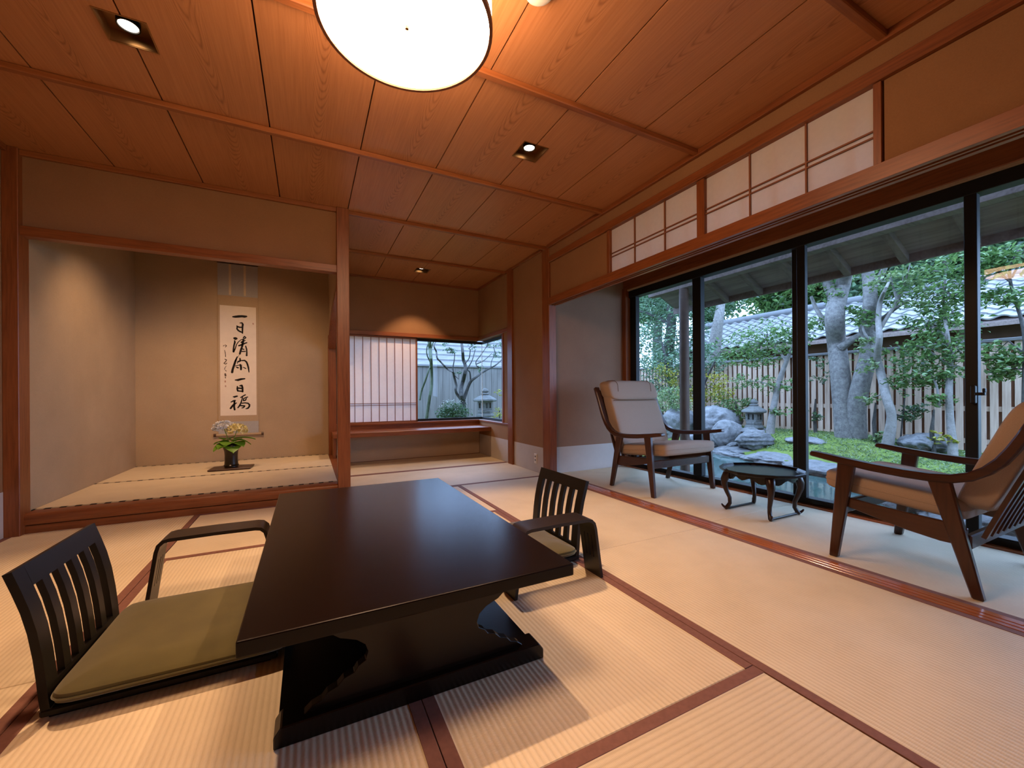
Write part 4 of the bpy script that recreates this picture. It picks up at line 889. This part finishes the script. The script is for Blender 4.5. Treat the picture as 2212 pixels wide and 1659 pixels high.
tree('garden_tree', 'dense mid green tree between the round garden post and the fence corner', 'x', 8.05, [[(1455, 930, 12), (1450, 860, 10), (1440, 790, 7), (1430, 740, 4)]],
    [(1440, 800, 34, 420), (1405, 780, 34, 420), (1470, 775, 30, 340), (1400, 830, 30, 340), (1450, 840, 28, 280), (1500, 800, 26, 240), (1545, 790, 26, 240), (1385, 720, 30, 260), (1520, 760, 26, 220)], 'bark_dark', 'leaf_blue', group=GT, seed=15, lsize=.075)
tree('garden_shrub', 'low bright green shrub behind the rocks near the lounge chair', 'x', 7.1, [], [(1432, 868, 30, 700), (1470, 872, 26, 500), (1410, 885, 26, 500), (1450, 850, 22, 380)], 'bark_dark', 'leaf_pale', 'shrub', 'garden shrubs', .05, 7)
tree('garden_shrub', 'leafy shrub hanging over the rocks beside the stone lantern', 'x', 7.75, [], [(1590, 880, 24, 260), (1560, 868, 22, 220), (1612, 868, 16, 120), (1600, 900, 12, 80)], 'bark_dark', 'leaf', 'shrub', 'garden shrubs', .06, 8)
tree('garden_shrub', 'small round-leaved plant at the foot of the crooked pale tree', 'x', 7.6, [], [(1892, 946, 12, 90), (1905, 940, 10, 60)], 'bark_dark', 'leaf_pale', 'shrub', 'garden shrubs', .06, 9)
tree('garden_shrub', 'wispy plant growing over the low dark boulder', 'x', 7.5, [], [(2018, 944, 16, 60), (2045, 948, 14, 50)], 'bark_dark', 'leaf_yel', 'shrub', 'garden shrubs', .06, 10)
tree('garden_shrub', 'small sapling with drooping leaves before the fence boards', 'x', 7.9, [[(1945, 955, 4), (1950, 900, 4), (1955, 850, 3), (1952, 800, 3)]], [(1965, 890, 20, 120), (1945, 905, 16, 80), (1985, 880, 14, 70)], 'bark_dark', 'leaf_dark', 'shrub', 'garden shrubs', .06, 12)
tree('garden_shrub', 'ferny plant between moss and fence by the leaning trunk', 'x', 8.0, [], [(1762, 900, 14, 70), (1775, 815, 16, 80), (1768, 780, 16, 80), (1700, 935, 12, 60)], 'bark_dark', 'leaf_dark', 'shrub', 'garden shrubs', .06, 13)
tree('garden_tree', 'thin dark branches of a tree past the latch of the garden window', 'x', 7.7, [[(2212, 960, 14), (2212, 860, 12), (2214, 740, 11), (2206, 690, 10), (2194, 650, 10), (2184, 615, 9), (2182, 580, 8), (2200, 540, 6)], [(2184, 610, 7), (2160, 590, 5), (2140, 560, 4)], [(2186, 600, 7), (2205, 560, 5), (2220, 520, 4)]],
    [(2150, 760, 26, 200), (2175, 790, 26, 200), (2200, 770, 24, 160), (2150, 640, 24, 150), (2190, 640, 26, 170), (2170, 560, 40, 280), (2210, 560, 40, 260), (2140, 580, 30, 180), (2160, 810, 20, 120)], 'bark_dark', 'leaf', group=GT, seed=14, lsize=.07)
GB = 'trees beyond the fences'
tree('background_tree', 'broad dark tree beyond the fence corner at the round garden post', 'x', 11.0, [[(1440, 860, 30), (1442, 780, 26), (1450, 700, 22), (1446, 640, 14)], [(1446, 700, 10), (1410, 680, 7), (1380, 672, 5)]],
    [(1420, 690, 46, 700), (1462, 735, 44, 650), (1395, 740, 46, 650), (1475, 660, 44, 600), (1400, 650, 40, 500), (1440, 780, 40, 550), (1390, 800, 36, 450), (1500, 720, 34, 420), (1430, 620, 50, 600)], 'bark_dark', 'leaf_blue', group=GB, seed=21, lsize=.12)
tree('background_tree', 'pale leaning trunk beyond the fence before the tiled roof', 'x', 10.6, [[(1533, 860, 34), (1536, 800, 32), (1545, 740, 28), (1552, 690, 23), (1558, 650, 19), (1562, 590, 14)]],
    [(1530, 660, 32, 260), (1585, 640, 40, 360, 1.5), (1530, 760, 32, 260), (1560, 790, 34, 280), (1520, 800, 30, 220)], 'bark', 'leaf_dark', group=GB, seed=22, lsize=.11)
cols = ['leaf_dark', 'leaf_blue', 'leaf', 'leaf_dark', 'leaf_blue', 'leaf', 'leaf_dark']
names = ['dense dark green tree over the near ridge end of the tiled roof', 'blue-green tree over the tiled roof behind the leaning trunk', 'mid green tree over the tiled roof beside the thick forked trunk', 'deep green tree rising behind the roof ridge past the forked trunk', 'tall blue-green tree behind the ridge above the thin straight tree', 'bushy green tree behind the ridge past the window latch', 'dark tree crown far beyond the end of the tiled roof']
for k in range(7):
    px = 1420+k*132
    tree('background_tree', names[k], 'x', 18.0+1.5*(k % 2), [[(px, 720, 22), (px+4, 660, 18), (px-3, 590, 12)]], [(px, 640-12*(k % 3), 66, 1500), (px-45, 605, 60, 1200), (px+45, 612, 60, 1200), (px+10, 540, 80, 1500), (px-20, 675, 45, 800), (px+30, 480, 70, 900)], 'bark_dark', cols[k], group=GB, seed=30+k, lsize=.30)
# behind the corner window
def zz(pts, k=6.144): return [(880+a/k, 700+b/k, w_/k) for a, b, w_ in pts]
tree('garden_tree', 'bare grey tree with spreading crooked branches outside the corner window', 'y', 7.7, [
    zz([(745, 1230, 80), (740, 1080, 78), (735, 1010, 74), (720, 960, 60), (715, 850, 54), (740, 750, 54), (765, 650, 50), (770, 560, 46), (742, 470, 44), (735, 380, 40), (720, 240, 34), (715, 100, 26)]),
    zz([(715, 1000, 44), (660, 930, 38), (640, 870, 36), (648, 810, 34), (618, 690, 32), (606, 640, 28), (540, 602, 26), (480, 545, 24), (430, 490, 24), (395, 452, 24), (385, 370, 22), (352, 290, 20), (375, 240, 16)]),
    zz([(755, 990, 44), (790, 880, 44), (840, 765, 40), (920, 700, 32), (1000, 640, 28), (1090, 590, 22), (1180, 540, 18), (1250, 475, 14)]), zz([(840, 760, 26), (830, 640, 20), (800, 600, 16), (860, 480, 14), (900, 340, 12)]),
    zz([(610, 640, 20), (606, 570, 18), (622, 480, 14), (630, 380, 10)]), zz([(770, 520, 18), (820, 450, 14), (836, 340, 10)]), zz([(920, 560, 12), (910, 500, 14), (960, 430, 11), (1050, 300, 9), (1070, 240, 7)]), zz([(920, 530, 14), (1020, 480, 11), (1120, 390, 9)]), zz([(1110, 590, 12), (1118, 490, 10), (1170, 400, 8)])],
    [(*q[:3], q[3]) for q in [(880+540/6.144, 700+300/6.144, 13, 60), (880+600/6.144, 700+370/6.144, 10, 45), (880+880/6.144, 700+260/6.144, 12, 55), (880+1200/6.144, 700+260/6.144, 16, 80), (880+1210/6.144, 700+410/6.144, 12, 55), (880+950/6.144, 700+590/6.144, 10, 40), (880+680/6.144, 700+650/6.144, 9, 35), (880+1080/6.144, 700+250/6.144, 12, 55)]], 'bark_dark', 'leaf_blue', seed=41, lsize=.05, group='trees outside the corner window')
tree('garden_tree', 'mossy green trunk next to the shoji screen outside the corner window', 'y', 7.2, [zz([(255, 1260, 44), (280, 1080, 40), (300, 950, 42), (325, 800, 42), (322, 620, 42), (312, 470, 46), (300, 340, 52), (292, 210, 56), (290, 60, 50)]), zz([(165, 1010, 24), (190, 880, 26), (235, 760, 26), (275, 640, 24), (305, 560, 20)]), zz([(300, 500, 20), (258, 400, 16), (262, 300, 16), (290, 240, 14)]), zz([(320, 320, 18), (345, 240, 18), (400, 200, 14)])], [], 'bark_moss', 'leaf', seed=42, group='trees outside the corner window')
tree('garden_shrub', 'dark shrub tipped with white blossom outside the corner window', 'y', 6.9, [], [(880+600/6.144, 700+1180/6.144, 30, 900), (880+520/6.144, 700+1200/6.144, 22, 500), (880+700/6.144, 700+1190/6.144, 22, 500)], 'bark_dark', 'leaf_dark', 'shrub', 'garden shrubs', .045, 43)
P = blob_pts(ony(978, 873, 6.8), (.26, .10, .09), 160, 91, 4, .15)
wt_ = thing('blossom_sprigs', 'white blossom sprigs on the dark shrub outside the corner window', 'flowers', tuple(ony(978, 873, 6.8))); leafobj('blossom', P-ony(978, 873, 6.8), .022, 'white_flower', wt_, 44, up=.1, asp=.8)
tree('garden_shrub', 'yellow-green sprig beside the lantern outside the corner window', 'y', 7.9, [], [(880+1220/6.144, 700+910/6.144, 9, 40), (880+1190/6.144, 700+1190/6.144, 16, 120)], 'bark_dark', 'leaf_yel', 'shrub', 'garden shrubs', .05, 45)
